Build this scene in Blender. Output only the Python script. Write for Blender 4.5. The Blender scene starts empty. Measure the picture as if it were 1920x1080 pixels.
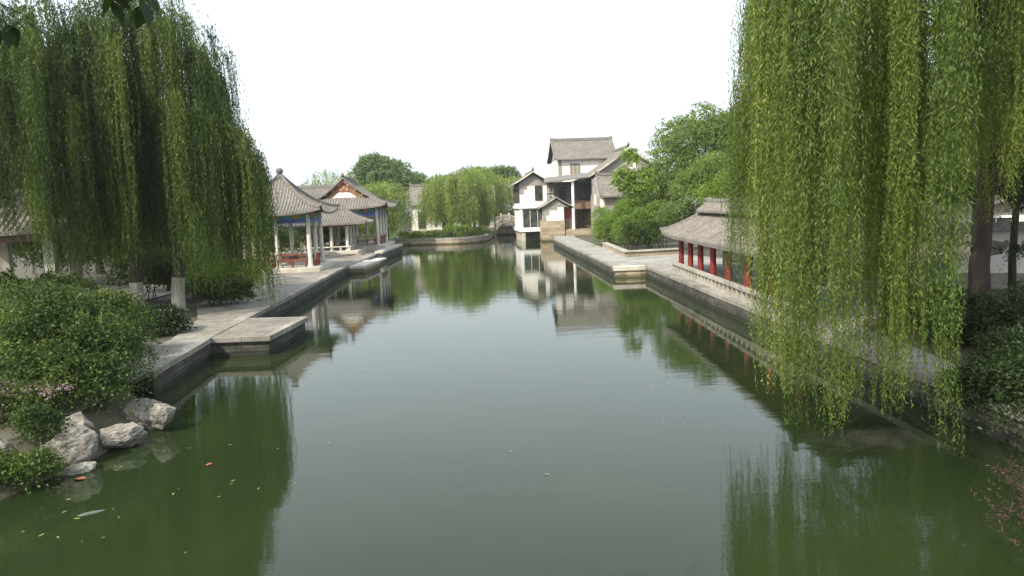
import bpy, bmesh, math, random
import numpy as np
from mathutils import Vector, Matrix

# ------------------------------------------------------------------ camera, sky, sun, exposure
SC = bpy.context.scene
COL = SC.collection
random.seed(7)
RNG = np.random.default_rng(11)
R = math.radians

cd = bpy.data.cameras.new('camera'); cam = bpy.data.objects.new('camera', cd); COL.objects.link(cam)
cd.sensor_width = 36; cd.lens = 36*1350/1920; cd.clip_start = .05; cd.clip_end = 3000
cam.matrix_world = Matrix.Translation((0, 0, 4.8)) @ Matrix.Rotation(R(90-6.63), 4, 'X') @ Matrix.Rotation(R(-2.2), 4, 'Z')
SC.camera = cam

SUN_EL, SUN_AZ = 43, 222          # azimuth clockwise from +Y
wd = bpy.data.worlds.new("World"); SC.world = wd; wd.use_nodes = True
nt = wd.node_tree; nt.nodes.clear()
sky = nt.nodes.new('ShaderNodeTexSky'); sky.sky_type = 'NISHITA'; sky.sun_disc = False
sky.sun_elevation = R(SUN_EL); sky.sun_rotation = R(SUN_AZ); sky.dust_density = 6; sky.air_density = 1.6; sky.ozone_density = 1
hz = nt.nodes.new('ShaderNodeMixRGB'); hz.inputs[0].default_value = .55; hz.inputs[2].default_value = (10.2, 11.2, 12.3, 1)
bg = nt.nodes.new('ShaderNodeBackground'); bg.inputs[1].default_value = .15
wo = nt.nodes.new('ShaderNodeOutputWorld')
nt.links.new(sky.outputs[0], hz.inputs[1]); nt.links.new(hz.outputs[0], bg.inputs[0]); nt.links.new(bg.outputs[0], wo.inputs[0])
sl = bpy.data.lights.new('sun', 'SUN'); sl.energy = 4.8; sl.angle = R(.8); sl.color = (1, .93, .82)
so = bpy.data.objects.new('sun', sl); COL.objects.link(so)
sd = Vector((math.sin(R(SUN_AZ))*math.cos(R(SUN_EL)), math.cos(R(SUN_AZ))*math.cos(R(SUN_EL)), math.sin(R(SUN_EL))))
so.rotation_euler = sd.to_track_quat('Z', 'Y').to_euler()
SC.view_settings.view_transform = 'Standard'; SC.view_settings.look = 'None'
SC.view_settings.exposure = .24; SC.view_settings.gamma = 1
SC.cycles.max_bounces = 6; SC.cycles.diffuse_bounces = 3; SC.cycles.glossy_bounces = 3; SC.cycles.transmission_bounces = 4
SC.cycles.use_denoising = True

# ------------------------------------------------------------------ materials
def rgb(c): return (c[0], c[1], c[2], 1)
def newmat(name):
    m = bpy.data.materials.new(name); m.use_nodes = True
    t = m.node_tree; b = t.nodes['Principled BSDF']
    return m, t, b
def N(t, kind, **kw):
    n = t.nodes.new(kind)
    for k, v in kw.items(): setattr(n, k, v)
    return n
def ramp(t, fac, stops):
    r = N(t, 'ShaderNodeValToRGB'); e = r.color_ramp.elements
    e[0].position = stops[0][0]; e[0].color = rgb(stops[0][1]); e[1].position = stops[-1][0]; e[1].color = rgb(stops[-1][1])
    for p, c in stops[1:-1]:
        q = e.new(p); q.color = rgb(c)
    t.links.new(fac, r.inputs[0]); return r.outputs[0]
def noise(t, scale, detail=4, rough=.6, coord='Object', stretch=None):
    tc = N(t, 'ShaderNodeTexCoord'); mp = N(t, 'ShaderNodeMapping')
    if stretch: mp.inputs['Scale'].default_value = stretch
    t.links.new(tc.outputs[coord], mp.inputs[0])
    n = N(t, 'ShaderNodeTexNoise'); n.inputs['Scale'].default_value = scale; n.inputs['Detail'].default_value = detail
    n.inputs['Roughness'].default_value = rough
    t.links.new(mp.outputs[0], n.inputs['Vector']); return n.outputs['Fac']
def bump(t, b, h, strength=.3, dist=.02):
    n = N(t, 'ShaderNodeBump'); n.inputs['Strength'].default_value = strength; n.inputs['Distance'].default_value = dist
    t.links.new(h, n.inputs['Height']); t.links.new(n.outputs[0], b.inputs['Normal'])
def mul(t, a, b, f=1.0):
    m = N(t, 'ShaderNodeMixRGB', blend_type='MULTIPLY'); m.inputs[0].default_value = f
    t.links.new(a, m.inputs[1]); t.links.new(b, m.inputs[2]); return m.outputs[0]
def simple(name, c, var=.25, scale=3, rough=.8, bmp=.2, stretch=None, stain=None, metal=0):
    m, t, b = newmat(name)
    lo = [x*(1-var) for x in c]; hi = [min(1, x*(1+var)) for x in c]
    col = ramp(t, noise(t, scale, 6, .65, stretch=stretch), [(.3, lo), (.7, hi)])
    if stain:
        s = ramp(t, noise(t, scale*.25, 5, .7, stretch=(1, 1, .35)), [(.42, stain), (.62, (1, 1, 1))]); col = mul(t, col, s)
    t.links.new(col, b.inputs['Base Color']); b.inputs['Roughness'].default_value = rough; b.inputs['Metallic'].default_value = metal
    if bmp: bump(t, b, noise(t, scale*6, 3), bmp)
    return m
def masonry(name, c, mortar, bw=.5, bh=.25, var=.3, ms=.012, stain=(.55, .55, .5), flat=False, rough=.85, tide=False):
    m, t, b = newmat(name)
    tc = N(t, 'ShaderNodeTexCoord'); cv = None
    if flat: cv = tc.outputs['Object']
    else:
        sp = N(t, 'ShaderNodeSeparateXYZ'); t.links.new(tc.outputs['Object'], sp.inputs[0])
        ad = N(t, 'ShaderNodeMath', operation='ADD'); t.links.new(sp.outputs[0], ad.inputs[0]); t.links.new(sp.outputs[1], ad.inputs[1])
        cb = N(t, 'ShaderNodeCombineXYZ'); t.links.new(ad.outputs[0], cb.inputs[0]); t.links.new(sp.outputs[2], cb.inputs[1]); cv = cb.outputs[0]
    br = N(t, 'ShaderNodeTexBrick'); t.links.new(cv, br.inputs['Vector'])
    br.inputs['Color1'].default_value = rgb([x*(1-var) for x in c]); br.inputs['Color2'].default_value = rgb([x*(1+var*.6) for x in c])
    br.inputs['Mortar'].default_value = rgb(mortar); br.inputs['Scale'].default_value = 1; br.inputs['Mortar Size'].default_value = ms
    br.inputs['Brick Width'].default_value = bw; br.inputs['Row Height'].default_value = bh
    s = ramp(t, noise(t, .6, 6, .7), [(.35, stain), (.65, (1, 1, 1))])
    s2 = ramp(t, noise(t, 9, 5, .7), [(.3, (.75, .75, .75)), (.7, (1.1, 1.1, 1.1))])
    t.links.new(mul(t, mul(t, br.outputs['Color'], s), s2), b.inputs['Base Color']); b.inputs['Roughness'].default_value = rough
    if tide:
        wn = N(t, 'ShaderNodeMath', operation='MULTIPLY_ADD'); wn.inputs[1].default_value = .35; t.links.new(noise(t, 1.8, 5, .7), wn.inputs[0]); t.links.new(sp.outputs[2], wn.inputs[2])
        w_ = ramp(t, wn.outputs[0], [(.30, (.26, .30, .20)), (.46, (1, 1, 1))]); old = b.inputs['Base Color'].links[0].from_socket
        t.links.new(mul(t, old, w_), b.inputs['Base Color'])
    inv = N(t, 'ShaderNodeMath', operation='SUBTRACT'); inv.inputs[0].default_value = 1; t.links.new(br.outputs['Fac'], inv.inputs[1])
    bump(t, b, inv.outputs[0], .5, .02)
    return m
def leafmat(name, stops, trans=.3, tcol=(.16, .24, .03)):
    m, t, b = newmat(name)
    at = N(t, 'ShaderNodeAttribute', attribute_name='rnd')
    col = ramp(t, at.outputs['Fac'], stops)
    b.inputs['Roughness'].default_value = .55; b.inputs['Specular IOR Level'].default_value = .3
    t.links.new(col, b.inputs['Base Color'])
    tr = N(t, 'ShaderNodeBsdfTranslucent')
    g = N(t, 'ShaderNodeMixRGB', blend_type='MULTIPLY'); g.inputs[0].default_value = 1; g.inputs[2].default_value = (2.2, 2.0, .8, 1)
    t.links.new(col, g.inputs[1]); t.links.new(g.outputs[0], tr.inputs[0])
    mx = N(t, 'ShaderNodeMixShader'); mx.inputs[0].default_value = trans
    t.links.new(b.outputs[0], mx.inputs[1]); t.links.new(tr.outputs[0], mx.inputs[2])
    t.links.new(mx.outputs[0], t.nodes['Material Output'].inputs[0])
    return m

M = {}
# water
m, t, b = newmat('pond_water')
b.inputs['Base Color'].default_value = (.028, .042, .014, 1); b.inputs['Roughness'].default_value = .015; b.inputs['IOR'].default_value = 1.37
dc = ramp(t, noise(t, .12, 3, .5), [(.3, (.014, .024, .0085)), (.7, (.023, .034, .0105))]); t.links.new(dc, b.inputs['Base Color'])
rr = ramp(t, noise(t, .05, 5, .65, stretch=(1, .5, 1)), [(.45, (.012, .012, .012)), (.72, (.03, .03, .03))]); t.links.new(rr, b.inputs['Roughness'])
n1 = noise(t, .9, 3, .55, stretch=(.6, 1.5, 1)); n2 = noise(t, 4.5, 3, .6, stretch=(.7, 1.4, 1))
b1 = N(t, 'ShaderNodeBump'); b1.inputs['Strength'].default_value = .04; b1.inputs['Distance'].default_value = .1; t.links.new(n1, b1.inputs['Height'])
b2 = N(t, 'ShaderNodeBump'); b2.inputs['Strength'].default_value = .10; b2.inputs['Distance'].default_value = .012; t.links.new(n2, b2.inputs['Height'])
t.links.new(b1.outputs[0], b2.inputs['Normal']); t.links.new(b2.outputs[0], b.inputs['Normal']); M['water'] = m

M['soil'] = simple('garden_soil', (.07, .065, .04), .4, .8, .95, .5)
M['grass'] = simple('lawn_green', (.055, .10, .022), .35, 1.5, .95, .5)
M['path'] = masonry('stone_paving', (.31, .29, .25), (.12, .11, .09), .9, .45, .26, .014, (.58, .56, .50), flat=True)
M['path_r'] = masonry('pale_paving', (.38, .37, .34), (.2, .19, .17), 1.4, .7, .16, .010, (.62, .60, .54), flat=True)
M['quay'] = masonry('quay_masonry', (.13, .125, .105), (.045, .045, .038), .42, .13, .45, .014, (.3, .3, .24), tide=True)
M['coping'] = masonry('coping_stone', (.34, .32, .28), (.13, .12, .1), 1.1, 3.0, .2, .014, (.6, .58, .52))
M['tan'] = masonry('tan_ashlar', (.48, .405, .30), (.28, .24, .19), .9, .42, .26, .014, (.68, .64, .56), tide=True)
M['stone'] = simple('grey_stone', (.42, .40, .36), .2, 2.5, .85, .3, stain=(.7, .68, .62))
M['lstone'] = simple('light_stone', (.55, .52, .46), .15, 2.5, .8, .2, stain=(.75, .73, .66))
M['column'] = simple('pale_column_stone', (.68, .65, .58), .12, 2, .7, .1, stain=(.8, .78, .72))
M['plaster'] = simple('white_plaster', (.86, .84, .80), .04, 1.2, .9, .08, stain=(.80, .78, .73))
M['gbrick'] = masonry('grey_brick', (.38, .355, .32), (.36, .34, .31), .3, .09, .2, .01, (.75, .73, .7))
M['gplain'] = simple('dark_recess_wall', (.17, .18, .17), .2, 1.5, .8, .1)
M['red'] = simple('red_paint', (.21, .024, .022), .2, 4, .45, .1, stain=(.75, .7, .7))
M['redwood'] = simple('reddish_wood', (.24, .06, .038), .3, 5, .5, .2, stretch=(1, 1, .3))
M['brown'] = simple('brown_panel', (.20, .13, .085), .3, 3, .6, .2)
M['dwood'] = simple('dark_timber', (.05, .04, .033), .3, 4, .7, .2)
M['blue'] = simple('blue_beam_paint', (.09, .15, .46), .5, 3, .6, .1, stretch=(2, 2, 1))
M['teal'] = simple('teal_beam_paint', (.10, .33, .31), .5, 3, .6, .1, stretch=(2, 2, 1))
M['gold'] = simple('faded_gold_paint', (.50, .33, .10), .3, 5, .5, .1)
M['pedi'] = simple('weathered_red_brown_board', (.26, .13, .09), .3, 4, .8, .2)
M['pink'] = simple('faded_red_eave_paint', (.42, .15, .13), .25, 5, .6, .1)
M['white'] = simple('white_paint', (.80, .80, .78), .05, 2, .6, .05)
M['green_metal'] = simple('green_lattice', (.10, .19, .16), .2, 5, .6, .1)
M['bark'] = simple('willow_bark', (.055, .042, .032), .45, 7, .95, .9, stretch=(1, 1, .25))
M['limed'] = simple('whitewashed_bark', (.36, .34, .30), .25, 4, .95, .6, stretch=(1, 1, .3))
M['twig'] = simple('olive_twig', (.13, .11, .04), .3, 5, .9, .1)
m, t, b = newmat('window_glass'); b.inputs['Base Color'].default_value = (.045, .055, .055, 1); b.inputs['Roughness'].default_value = .08; b.inputs['Specular IOR Level'].default_value = .7
t.links.new(ramp(t, noise(t, 1.6, 3), [(.35, (.02, .03, .03)), (.7, (.10, .10, .085))]), b.inputs['Base Color']); M['glass'] = m
M['curtain'] = simple('beige_curtained_glass', (.33, .31, .25), .2, 3, .15, .05, stretch=(3, 1, .4))
m, t, b = newmat('roof_tile')
tc = ramp(t, noise(t, 7, 6, .75), [(.28, (.07, .066, .06)), (.45, (.165, .155, .14)), (.6, (.245, .232, .21)), (.75, (.37, .35, .315))])
t.links.new(mul(t, tc, ramp(t, noise(t, .9, 4, .6), [(.3, (.72, .70, .66)), (.7, (1.08, 1.05, 1))])), b.inputs['Base Color'])
b.inputs['Roughness'].default_value = .85; bump(t, b, noise(t, 16, 4), .6, .03); M['tile'] = m
M['ridge'] = simple('ridge_tile', (.16, .15, .135), .35, 6, .85, .4)
m, t, b = newmat('garden_rock')
rc = ramp(t, noise(t, 3.6, 10, .72), [(.3, (.09, .08, .06)), (.45, (.20, .185, .15)), (.6, (.33, .31, .265)), (.78, (.46, .44, .39))])
t.links.new(rc, b.inputs['Base Color']); b.inputs['Roughness'].default_value = .9; bump(t, b, noise(t, 5, 8, .7), .9, .08); M['rock'] = m
M['skin'] = simple('skin', (.45, .27, .19), .05, 5, .6, 0)
M['hair'] = simple('black_hair', (.015, .012, .01), .2, 9, .6, .1)
M['cl_white'] = simple('white_cloth', (.72, .72, .72), .08, 6, .9, .1)
M['cl_dark'] = simple('dark_cloth', (.03, .035, .05), .2, 6, .9, .1)
M['cl_green'] = simple('green_cloth', (.02, .28, .10), .1, 6, .9, .1)
M['cl_grey'] = simple('grey_cloth', (.42, .45, .50), .1, 6, .9, .1)
M['cl_pink'] = simple('pink_cloth', (.60, .25, .22), .1, 6, .9, .1)
M['lf_yellow'] = simple('yellow_leaf', (.33, .31, .10), .3, 9, .6, .1)
M['lf_orange'] = simple('orange_leaf', (.34, .11, .035), .3, 9, .6, .1)
M['film'] = simple('pale_film', (.09, .11, .09), .25, 9, .35, .1)
# foliage (rnd: 0..1)
M['willow_r'] = leafmat('willow_leaf_sunny', [(0, (.026, .056, .010)), (.35, (.065, .108, .018)), (.7, (.16, .205, .038)), (.93, (.25, .28, .065)), (1, (.32, .27, .06))], .28)  # wide tone range between clumps stands in for lit and shaded strands
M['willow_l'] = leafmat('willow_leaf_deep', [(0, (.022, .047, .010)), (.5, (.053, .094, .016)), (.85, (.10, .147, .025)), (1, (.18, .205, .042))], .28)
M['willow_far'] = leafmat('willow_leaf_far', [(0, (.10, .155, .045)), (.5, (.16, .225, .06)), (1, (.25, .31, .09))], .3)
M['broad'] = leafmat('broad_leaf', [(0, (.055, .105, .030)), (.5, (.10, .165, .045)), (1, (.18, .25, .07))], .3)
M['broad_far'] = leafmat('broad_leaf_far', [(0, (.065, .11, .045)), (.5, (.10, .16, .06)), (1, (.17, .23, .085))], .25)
M['fresh'] = leafmat('fresh_feathery_leaf', [(0, (.07, .125, .032)), (.5, (.125, .19, .048)), (1, (.21, .28, .07))], .3)
M['bright'] = leafmat('bright_leaf', [(0, (.085, .15, .022)), (.5, (.15, .23, .035)), (1, (.26, .34, .06))], .35)
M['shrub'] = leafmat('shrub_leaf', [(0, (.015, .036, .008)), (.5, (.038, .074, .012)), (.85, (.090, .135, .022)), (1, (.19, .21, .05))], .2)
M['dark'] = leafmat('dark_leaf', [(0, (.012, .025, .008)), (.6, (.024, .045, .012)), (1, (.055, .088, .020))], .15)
M['pinkleaf'] = leafmat('reddish_shoot_leaf', [(0, (.03, .035, .02)), (.4, (.06, .035, .03)), (.8, (.13, .055, .06)), (1, (.08, .11, .09))], .2)  # leaf colours darkened to put the plant in shade
M['bamboo'] = leafmat('bamboo_leaf', [(0, (.07, .13, .025)), (.5, (.12, .20, .035)), (1, (.20, .29, .06))], .3)
M['blossom'] = leafmat('faded_blossom', [(0, (.14, .12, .10)), (.6, (.30, .22, .24)), (1, (.42, .34, .36))], .2)

# ------------------------------------------------------------------ helpers
def tag(o, label=None, cat=None, group=None, kind=None):
    if label: o['label'] = label
    if cat: o['category'] = cat
    if group: o['group'] = group
    if kind: o['kind'] = kind
    return o
def thing(name, label, cat, loc=(0, 0, 0), rz=0, group=None):
    o = bpy.data.objects.new(name, None); COL.objects.link(o); o.empty_display_size = .2
    o.location = loc; o.rotation_euler = (0, 0, rz)
    return tag(o, label, cat, group)
class MB:
    """collects verts and faces in the local space of the thing"""
    def __init__(s, mat=None): s.v = []; s.f = []; s.m = mat or Matrix.Identity(4); s.ch = []
    def add(s, vs, fs):
        k = len(s.v); s.ch.append((vs, fs)); s.v += [tuple(s.m @ Vector(p)) for p in vs]; s.f += [tuple(i+k for i in f) for f in fs]; return s
    def box(s, x0, x1, y0, y1, z0, z1):
        return s.add([(x0, y0, z0), (x1, y0, z0), (x1, y1, z0), (x0, y1, z0), (x0, y0, z1), (x1, y0, z1), (x1, y1, z1), (x0, y1, z1)],
                     [(0, 3, 2, 1), (4, 5, 6, 7), (0, 1, 5, 4), (1, 2, 6, 5), (2, 3, 7, 6), (3, 0, 4, 7)])
    def prism(s, poly, z0, z1):
        n = len(poly)
        return s.add([(x, y, z0) for x, y in poly]+[(x, y, z1) for x, y in poly],
                     [tuple(range(n-1, -1, -1)), tuple(range(n, 2*n))]+[(i, (i+1) % n, n+(i+1) % n, n+i) for i in range(n)])
    def prismy(s, poly, y0, y1):      # polygon in xz extruded along y
        n = len(poly)
        return s.add([(x, y0, z) for x, z in poly]+[(x, y1, z) for x, z in poly],
                     [tuple(range(n)), tuple(range(2*n-1, n-1, -1))]+[(i, n+i, n+(i+1) % n, (i+1) % n) for i in range(n)])
    def prismx(s, poly, x0, x1):      # polygon in yz extruded along x
        n = len(poly)
        return s.add([(x0, y, z) for y, z in poly]+[(x1, y, z) for y, z in poly],
                     [tuple(range(n-1, -1, -1)), tuple(range(n, 2*n))]+[(i, (i+1) % n, n+(i+1) % n, n+i) for i in range(n)])
    def lathe(s, x, y, prof, n=14):   # prof: (r, z)
        vs = []; fs = []
        for r, z in prof:
            for k in range(n):
                a = 2*math.pi*k/n; vs.append((x+r*math.cos(a), y+r*math.sin(a), z))
        for j in range(len(prof)-1):
            for k in range(n): fs.append((j*n+k, j*n+(k+1) % n, (j+1)*n+(k+1) % n, (j+1)*n+k))
        fs.append(tuple(range(n-1, -1, -1))); fs.append(tuple((len(prof)-1)*n+k for k in range(n)))
        return s.add(vs, fs)
    def tube(s, pts, rad, n=7):
        pts = [Vector(p) for p in pts]; vs = []; fs = []
        for i, p in enumerate(pts):
            d = (pts[min(i+1, len(pts)-1)]-pts[max(i-1, 0)]).normalized()
            u = d.orthogonal().normalized() if i == 0 else (u-d*u.dot(d)).normalized()
            w = d.cross(u); r = rad[i] if hasattr(rad, '__len__') else rad
            for k in range(n):
                a = 2*math.pi*k/n; vs.append(p+(u*math.cos(a)+w*math.sin(a))*r)
        for j in range(len(pts)-1):
            for k in range(n): fs.append((j*n+k, j*n+(k+1) % n, (j+1)*n+(k+1) % n, (j+1)*n+k))
        fs.append(tuple(range(n-1, -1, -1))); fs.append(tuple((len(pts)-1)*n+k for k in range(n)))
        return s.add(vs, fs)
    def sweep(s, pts, w, h):          # box section, up = z
        pts = [Vector(p) for p in pts]; vs = []; fs = []
        for i, p in enumerate(pts):
            d = (pts[min(i+1, len(pts)-1)]-pts[max(i-1, 0)]); d.z = 0; d.normalize(); q = Vector((-d.y, d.x, 0))*w/2
            vs += [p-q, p+q, p+q*.7+Vector((0, 0, h)), p-q*.7+Vector((0, 0, h))]
        for j in range(len(pts)-1):
            for k in range(4): fs.append((j*4+k, j*4+(k+1) % 4, (j+1)*4+(k+1) % 4, (j+1)*4+k))
        L = (len(pts)-1)*4
        fs += [(3, 2, 1, 0), (L, L+1, L+2, L+3)]
        return s.add(vs, fs)
    def parts(s, name, mat, parent=None, **kw):   # every added piece as a part of its own
        for vs, fs in s.ch: o = MB(s.m).add(vs, fs).build(name, mat, parent, **kw)
        return o
    def build(s, name, mat, parent=None, smooth=False, bevel=0):
        me = bpy.data.meshes.new(name); me.from_pydata(s.v, [], s.f); me.validate(); me.materials.append(mat)
        bm = bmesh.new(); bm.from_mesh(me); bmesh.ops.recalc_face_normals(bm, faces=bm.faces); bm.to_mesh(me); bm.free()
        if smooth: me.polygons.foreach_set('use_smooth', [True]*len(me.polygons))
        o = bpy.data.objects.new(name, me); COL.objects.link(o)
        if parent: o.parent = parent
        if bevel:
            bv = o.modifiers.new('bevel', 'BEVEL'); bv.width = bevel; bv.segments = 2; bv.limit_method = 'ANGLE'
        return o
def npmesh(name, V, F, mat, parent=None, rnd=None):
    me = bpy.data.meshes.new(name); nv, nf = len(V), len(F)
    me.vertices.add(nv); me.vertices.foreach_set('co', V.astype(np.float32).ravel())
    me.loops.add(nf*4); me.loops.foreach_set('vertex_index', F.astype(np.int32).ravel())
    me.polygons.add(nf); me.polygons.foreach_set('loop_start', np.arange(0, nf*4, 4, dtype=np.int32))
    me.update(calc_edges=True)
    if rnd is not None:
        a = me.attributes.new('rnd', 'FLOAT', 'FACE'); a.data.foreach_set('value', rnd.astype(np.float32))
    me.materials.append(mat)
    o = bpy.data.objects.new(name, me); COL.objects.link(o)
    if parent: o.parent = parent
    return o
def unit(a): return a/np.maximum(np.linalg.norm(a, axis=1, keepdims=True), 1e-9)
def leaf_quads(P, D, L, W):
    """rhombus leaves: base P, axis D (unit), length L, width W"""
    n = len(P); r = RNG.normal(size=(n, 3)); S = unit(np.cross(D, r)); L = L[:, None]; W = W[:, None]
    bend = unit(np.cross(S, D))*L*.12
    V = np.empty((n, 4, 3)); V[:, 0] = P; V[:, 1] = P+D*L*.42+S*W*.5+bend; V[:, 2] = P+D*L; V[:, 3] = P+D*L*.42-S*W*.5+bend
    return V.reshape(-1, 3), np.arange(n*4).reshape(-1, 4)

# ------------------------------------------------------------------ the setting: ground, water, paths
LAKE = [(-11.5, -24), (-10.9, 8), (-10.3, 12), (-9.5, 14.3), (-9.75, 19), (-10.28, 24.1), (-10.6, 28.7), (-12.3, 54), (-12.42, 62), (-12.65, 79.5), (-17, 80), (-18.5, 93.9),
        (-14.7, 93.6), (-10.8, 93.2), (-6.6, 92.4), (-4.2, 94.2), (-2.95, 97.3), (-2.6, 104), (-2.5, 119.5), (1.2, 119.5), (1.5, 106), (5.4, 104), (5.4, 88.6), (4.95, 82),
        (6.45, 44.9), (8.35, 44.9), (8.8, 23.5), (8.9, 18.7), (9.12, 13), (9.2, 9), (9.3, 4), (10, -24)]
def ground():
    bm = bmesh.new(); z = .64
    def ring(pts):
        vs = [bm.verts.new((x, y, z)) for x, y in pts]
        return [bm.edges.new((vs[i], vs[(i+1) % len(vs)])) for i in range(len(vs))]
    es = ring([(-300, -120), (300, -120), (300, 380), (-300, 380)])+ring(LAKE)
    bmesh.ops.triangle_fill(bm, use_beauty=True, use_dissolve=False, edges=es)
    for f in list(bm.faces):                      # drop anything filled inside the pond
        c = f.calc_center_median()
        if inside(c.x, c.y, LAKE): bm.faces.remove(f)
    for f in bm.faces:
        if f.normal.z < 0: f.normal_flip()
    me = bpy.data.meshes.new('ground'); bm.to_mesh(me); bm.free(); me.materials.append(M['soil'])
    o = bpy.data.objects.new('ground', me); COL.objects.link(o); tag(o, kind='structure')
def inside(x, y, P):
    c = False
    for i in range(len(P)):
        (x1, y1), (x2, y2) = P[i], P[i-1]
        if (y1 > y) != (y2 > y) and x < (x2-x1)*(y-y1)/(y2-y1)+x1: c = not c
    return c
ground()
tag(MB().add([(-25, -40, 0), (20, -40, 0), (20, 130, 0), (-25, 130, 0)], [(0, 1, 2, 3)]).build('water', M['water']), kind='structure')
def sheet(name, poly, z, mat):
    n = len(poly); o = MB().add([(x, y, z) for x, y in poly], [tuple(range(n))]).build(name, mat)
    if o.data.polygons[0].normal.z < 0: o.data.flip_normals()
    return tag(o, kind='structure')
sheet('path', [(-9.4, 15), (-9.85, 19), (-10.38, 24.1), (-10.7, 28.7), (-12.4, 54), (-12.5, 62), (-12.75, 79.4), (-26, 79.4), (-26, 47), (-17, 44), (-14.6, 33), (-12.6, 28.5), (-11.6, 24), (-11, 15)], .70, M['path'])
sheet('path', [(5.05, 82), (6.55, 45), (8.45, 44.8), (8.9, 23.5), (9.0, 18.7), (9.2, 13), (9.3, 4), (9.6, 4), (9.9, 13), (10.4, 18), (10.7, 23), (15, 24), (15.5, 44), (12.4, 52.6), (8.3, 51.8), (8.2, 64), (7.6, 84), (8, 89), (5.45, 89)], .70, M['path_r'])
sheet('path', [(-32, 36), (-18.5, 36), (-18.5, 43.5), (-32, 46.9)], .705, M['path'])
sheet('lawn', [(-17, 94.2), (-14.7, 93.95), (-10.8, 93.55), (-6.8, 92.8), (-4.6, 94.5), (-3.4, 97.5), (-3, 104), (-3, 119), (-30, 119), (-30, 95)], .74, M['grass'])

def bank(line, out, zb=-.35):
    V = []; n = len(line)
    for i, (x, y) in enumerate(line):
        for j in range(5):
            f = j/4; V.append((x+out[0]*f+random.uniform(-.1, .1), y+out[1]*f+random.uniform(-.1, .1), .66+(zb-.66)*f**1.3+random.uniform(-.05, .05)*(0 < j < 4)))
    tag(MB().add(V, [(i*5+j, i*5+j+1, i*5+j+6, i*5+j+5) for i in range(n-1) for j in range(4)]).build('bank', M['soil'], smooth=True), kind='structure')
bank([(-11.2, 4), (-11, 7), (-10.7, 9), (-10.5, 10.5), (-10.3, 12), (-9.9, 13.2), (-9.6, 14.3), (-9.65, 16), (-9.75, 17.5)], (1.5, -.3))
# quays: masonry wall with coping
def curve(P, k=4):
    out = []
    for i in range(len(P)-1):
        p0, p1, p2, p3 = P[max(i-1, 0)], P[i], P[i+1], P[min(i+2, len(P)-1)]
        for j in range(k):
            u = j/k; out.append(tuple(.5*(2*b_+(c_-a)*u+(2*a-5*b_+4*c_-d)*u*u+(3*b_-a-3*c_+d)*u**3) for a, b_, c_, d in zip(p0, p1, p2, p3)))
    return out+[P[-1]]
def quay(label, line, zt=.70, cop=.16, mat='quay', cat='embankment', over=.04, inner=.42, side=1):
    t = thing('embankment_wall', label, cat); L2 = []
    for i in range(len(line)-1):
        a, b_ = Vector(line[i]), Vector(line[i+1]); k = max(1, int((b_-a).length/1.0)); pr = (b_-a).orthogonal().normalized()
        for j in range(k): L2.append(tuple(a.lerp(b_, j/k)+(pr*random.uniform(-.018, .018) if j else pr*0)))
    line = L2+[line[-1]]
    body = MB(); cp = MB(); n = len(line); P = [Vector((x, y, 0)) for x, y in line]; off = []
    for i in range(n):
        d = (P[min(i+1, n-1)]-P[max(i-1, 0)]).normalized(); off.append(Vector((d.y, -d.x, 0))*side)  # towards the water
    def strip(mb, a, b_, z0, z1):
        vs = []
        for i in range(n):
            jz = random.uniform(-.014, .010) if z1 > zt else 0
            for o_, z in ((a, z0), (a, z1), (b_, z1), (b_, z0)): vs.append(P[i]+off[i]*o_+Vector((0, 0, z+(jz if z == z1 else 0))))
        fs = []
        for i in range(n-1):
            for k in range(4): fs.append((i*4+k, i*4+(k+1) % 4, (i+1)*4+(k+1) % 4, (i+1)*4+k))
        fs += [(0, 1, 2, 3), ((n-1)*4+3, (n-1)*4+2, (n-1)*4+1, (n-1)*4)]
        mb.add(vs, fs)
    strip(body, 0, -inner+.02, -1.2, zt-cop); strip(cp, over, -inner, zt-cop+.003, zt+.012)
    body.build('masonry', M[mat], t); cp.build('coping', M['coping'], t)
    return t
quay('long dark masonry quay with stone coping along the left shore', LAKE[4:10], side=1)
quay('pale curved stone retaining wall along the far lawn', curve(LAKE[11:17]), .8, .25, 'tan', 'retaining wall')
quay('low stone wall beside the water channel under the footbridge', LAKE[16:19], .9, .2, 'tan', 'retaining wall')
quay('masonry quay before the walkway between the white house and the stone step', [LAKE[23], LAKE[24]][::1], side=1)
quay('long dark masonry quay in front of the red column gallery', LAKE[25:30])
t = thing('retaining_wall', 'tan stone wall closing the channel seen through the bridge arch', 'retaining wall')
MB().box(-2.45, 1.35, 114.6, 115.2, -.5, 1.35).build('masonry', M['tan'], t); MB().box(-2.5, 1.4, 114.5, 115.3, 1.353, 1.5).build('coping', M['lstone'], t)

# dock, landings, steps
def slabs(name, label, cat, lst):
    t = thing(name, label, cat)
    for nm, poly, z0, z1, mt in lst: MB().prism(poly, z0, z1).build(nm, M[mt], t, bevel=.02)
    return t
slabs('stone_dock', 'square stone paved dock jutting into the pond at left', 'dock', [
    ('wall', [(-10.30, 24.2), (-8.35, 24.2), (-8.24, 28.2), (-10.62, 28.4)], -1.2, .5, 'quay'),
    ('deck', [(-10.34, 24.08), (-8.25, 24.08), (-8.12, 28.3), (-10.66, 28.5)], .503, .69, 'coping')])
sheet('dock_paving', [(-10.2, 24.3), (-8.5, 24.3), (-8.4, 28.05), (-10.45, 28.2)], .694, M['path'])
slabs('stone_landing', 'low tan stone landing step beside the low roofed corridor', 'landing', [
    ('wall', [(-12.3, 54.5), (-11.2, 54.7), (-11.0, 60.4), (-12.5, 60.6)], -1, .38, 'tan'),
    ('deck', [(-12.36, 54.35), (-11.1, 54.55), (-10.9, 60.5), (-12.5, 60.7)], .383, .6, 'lstone')])
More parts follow.
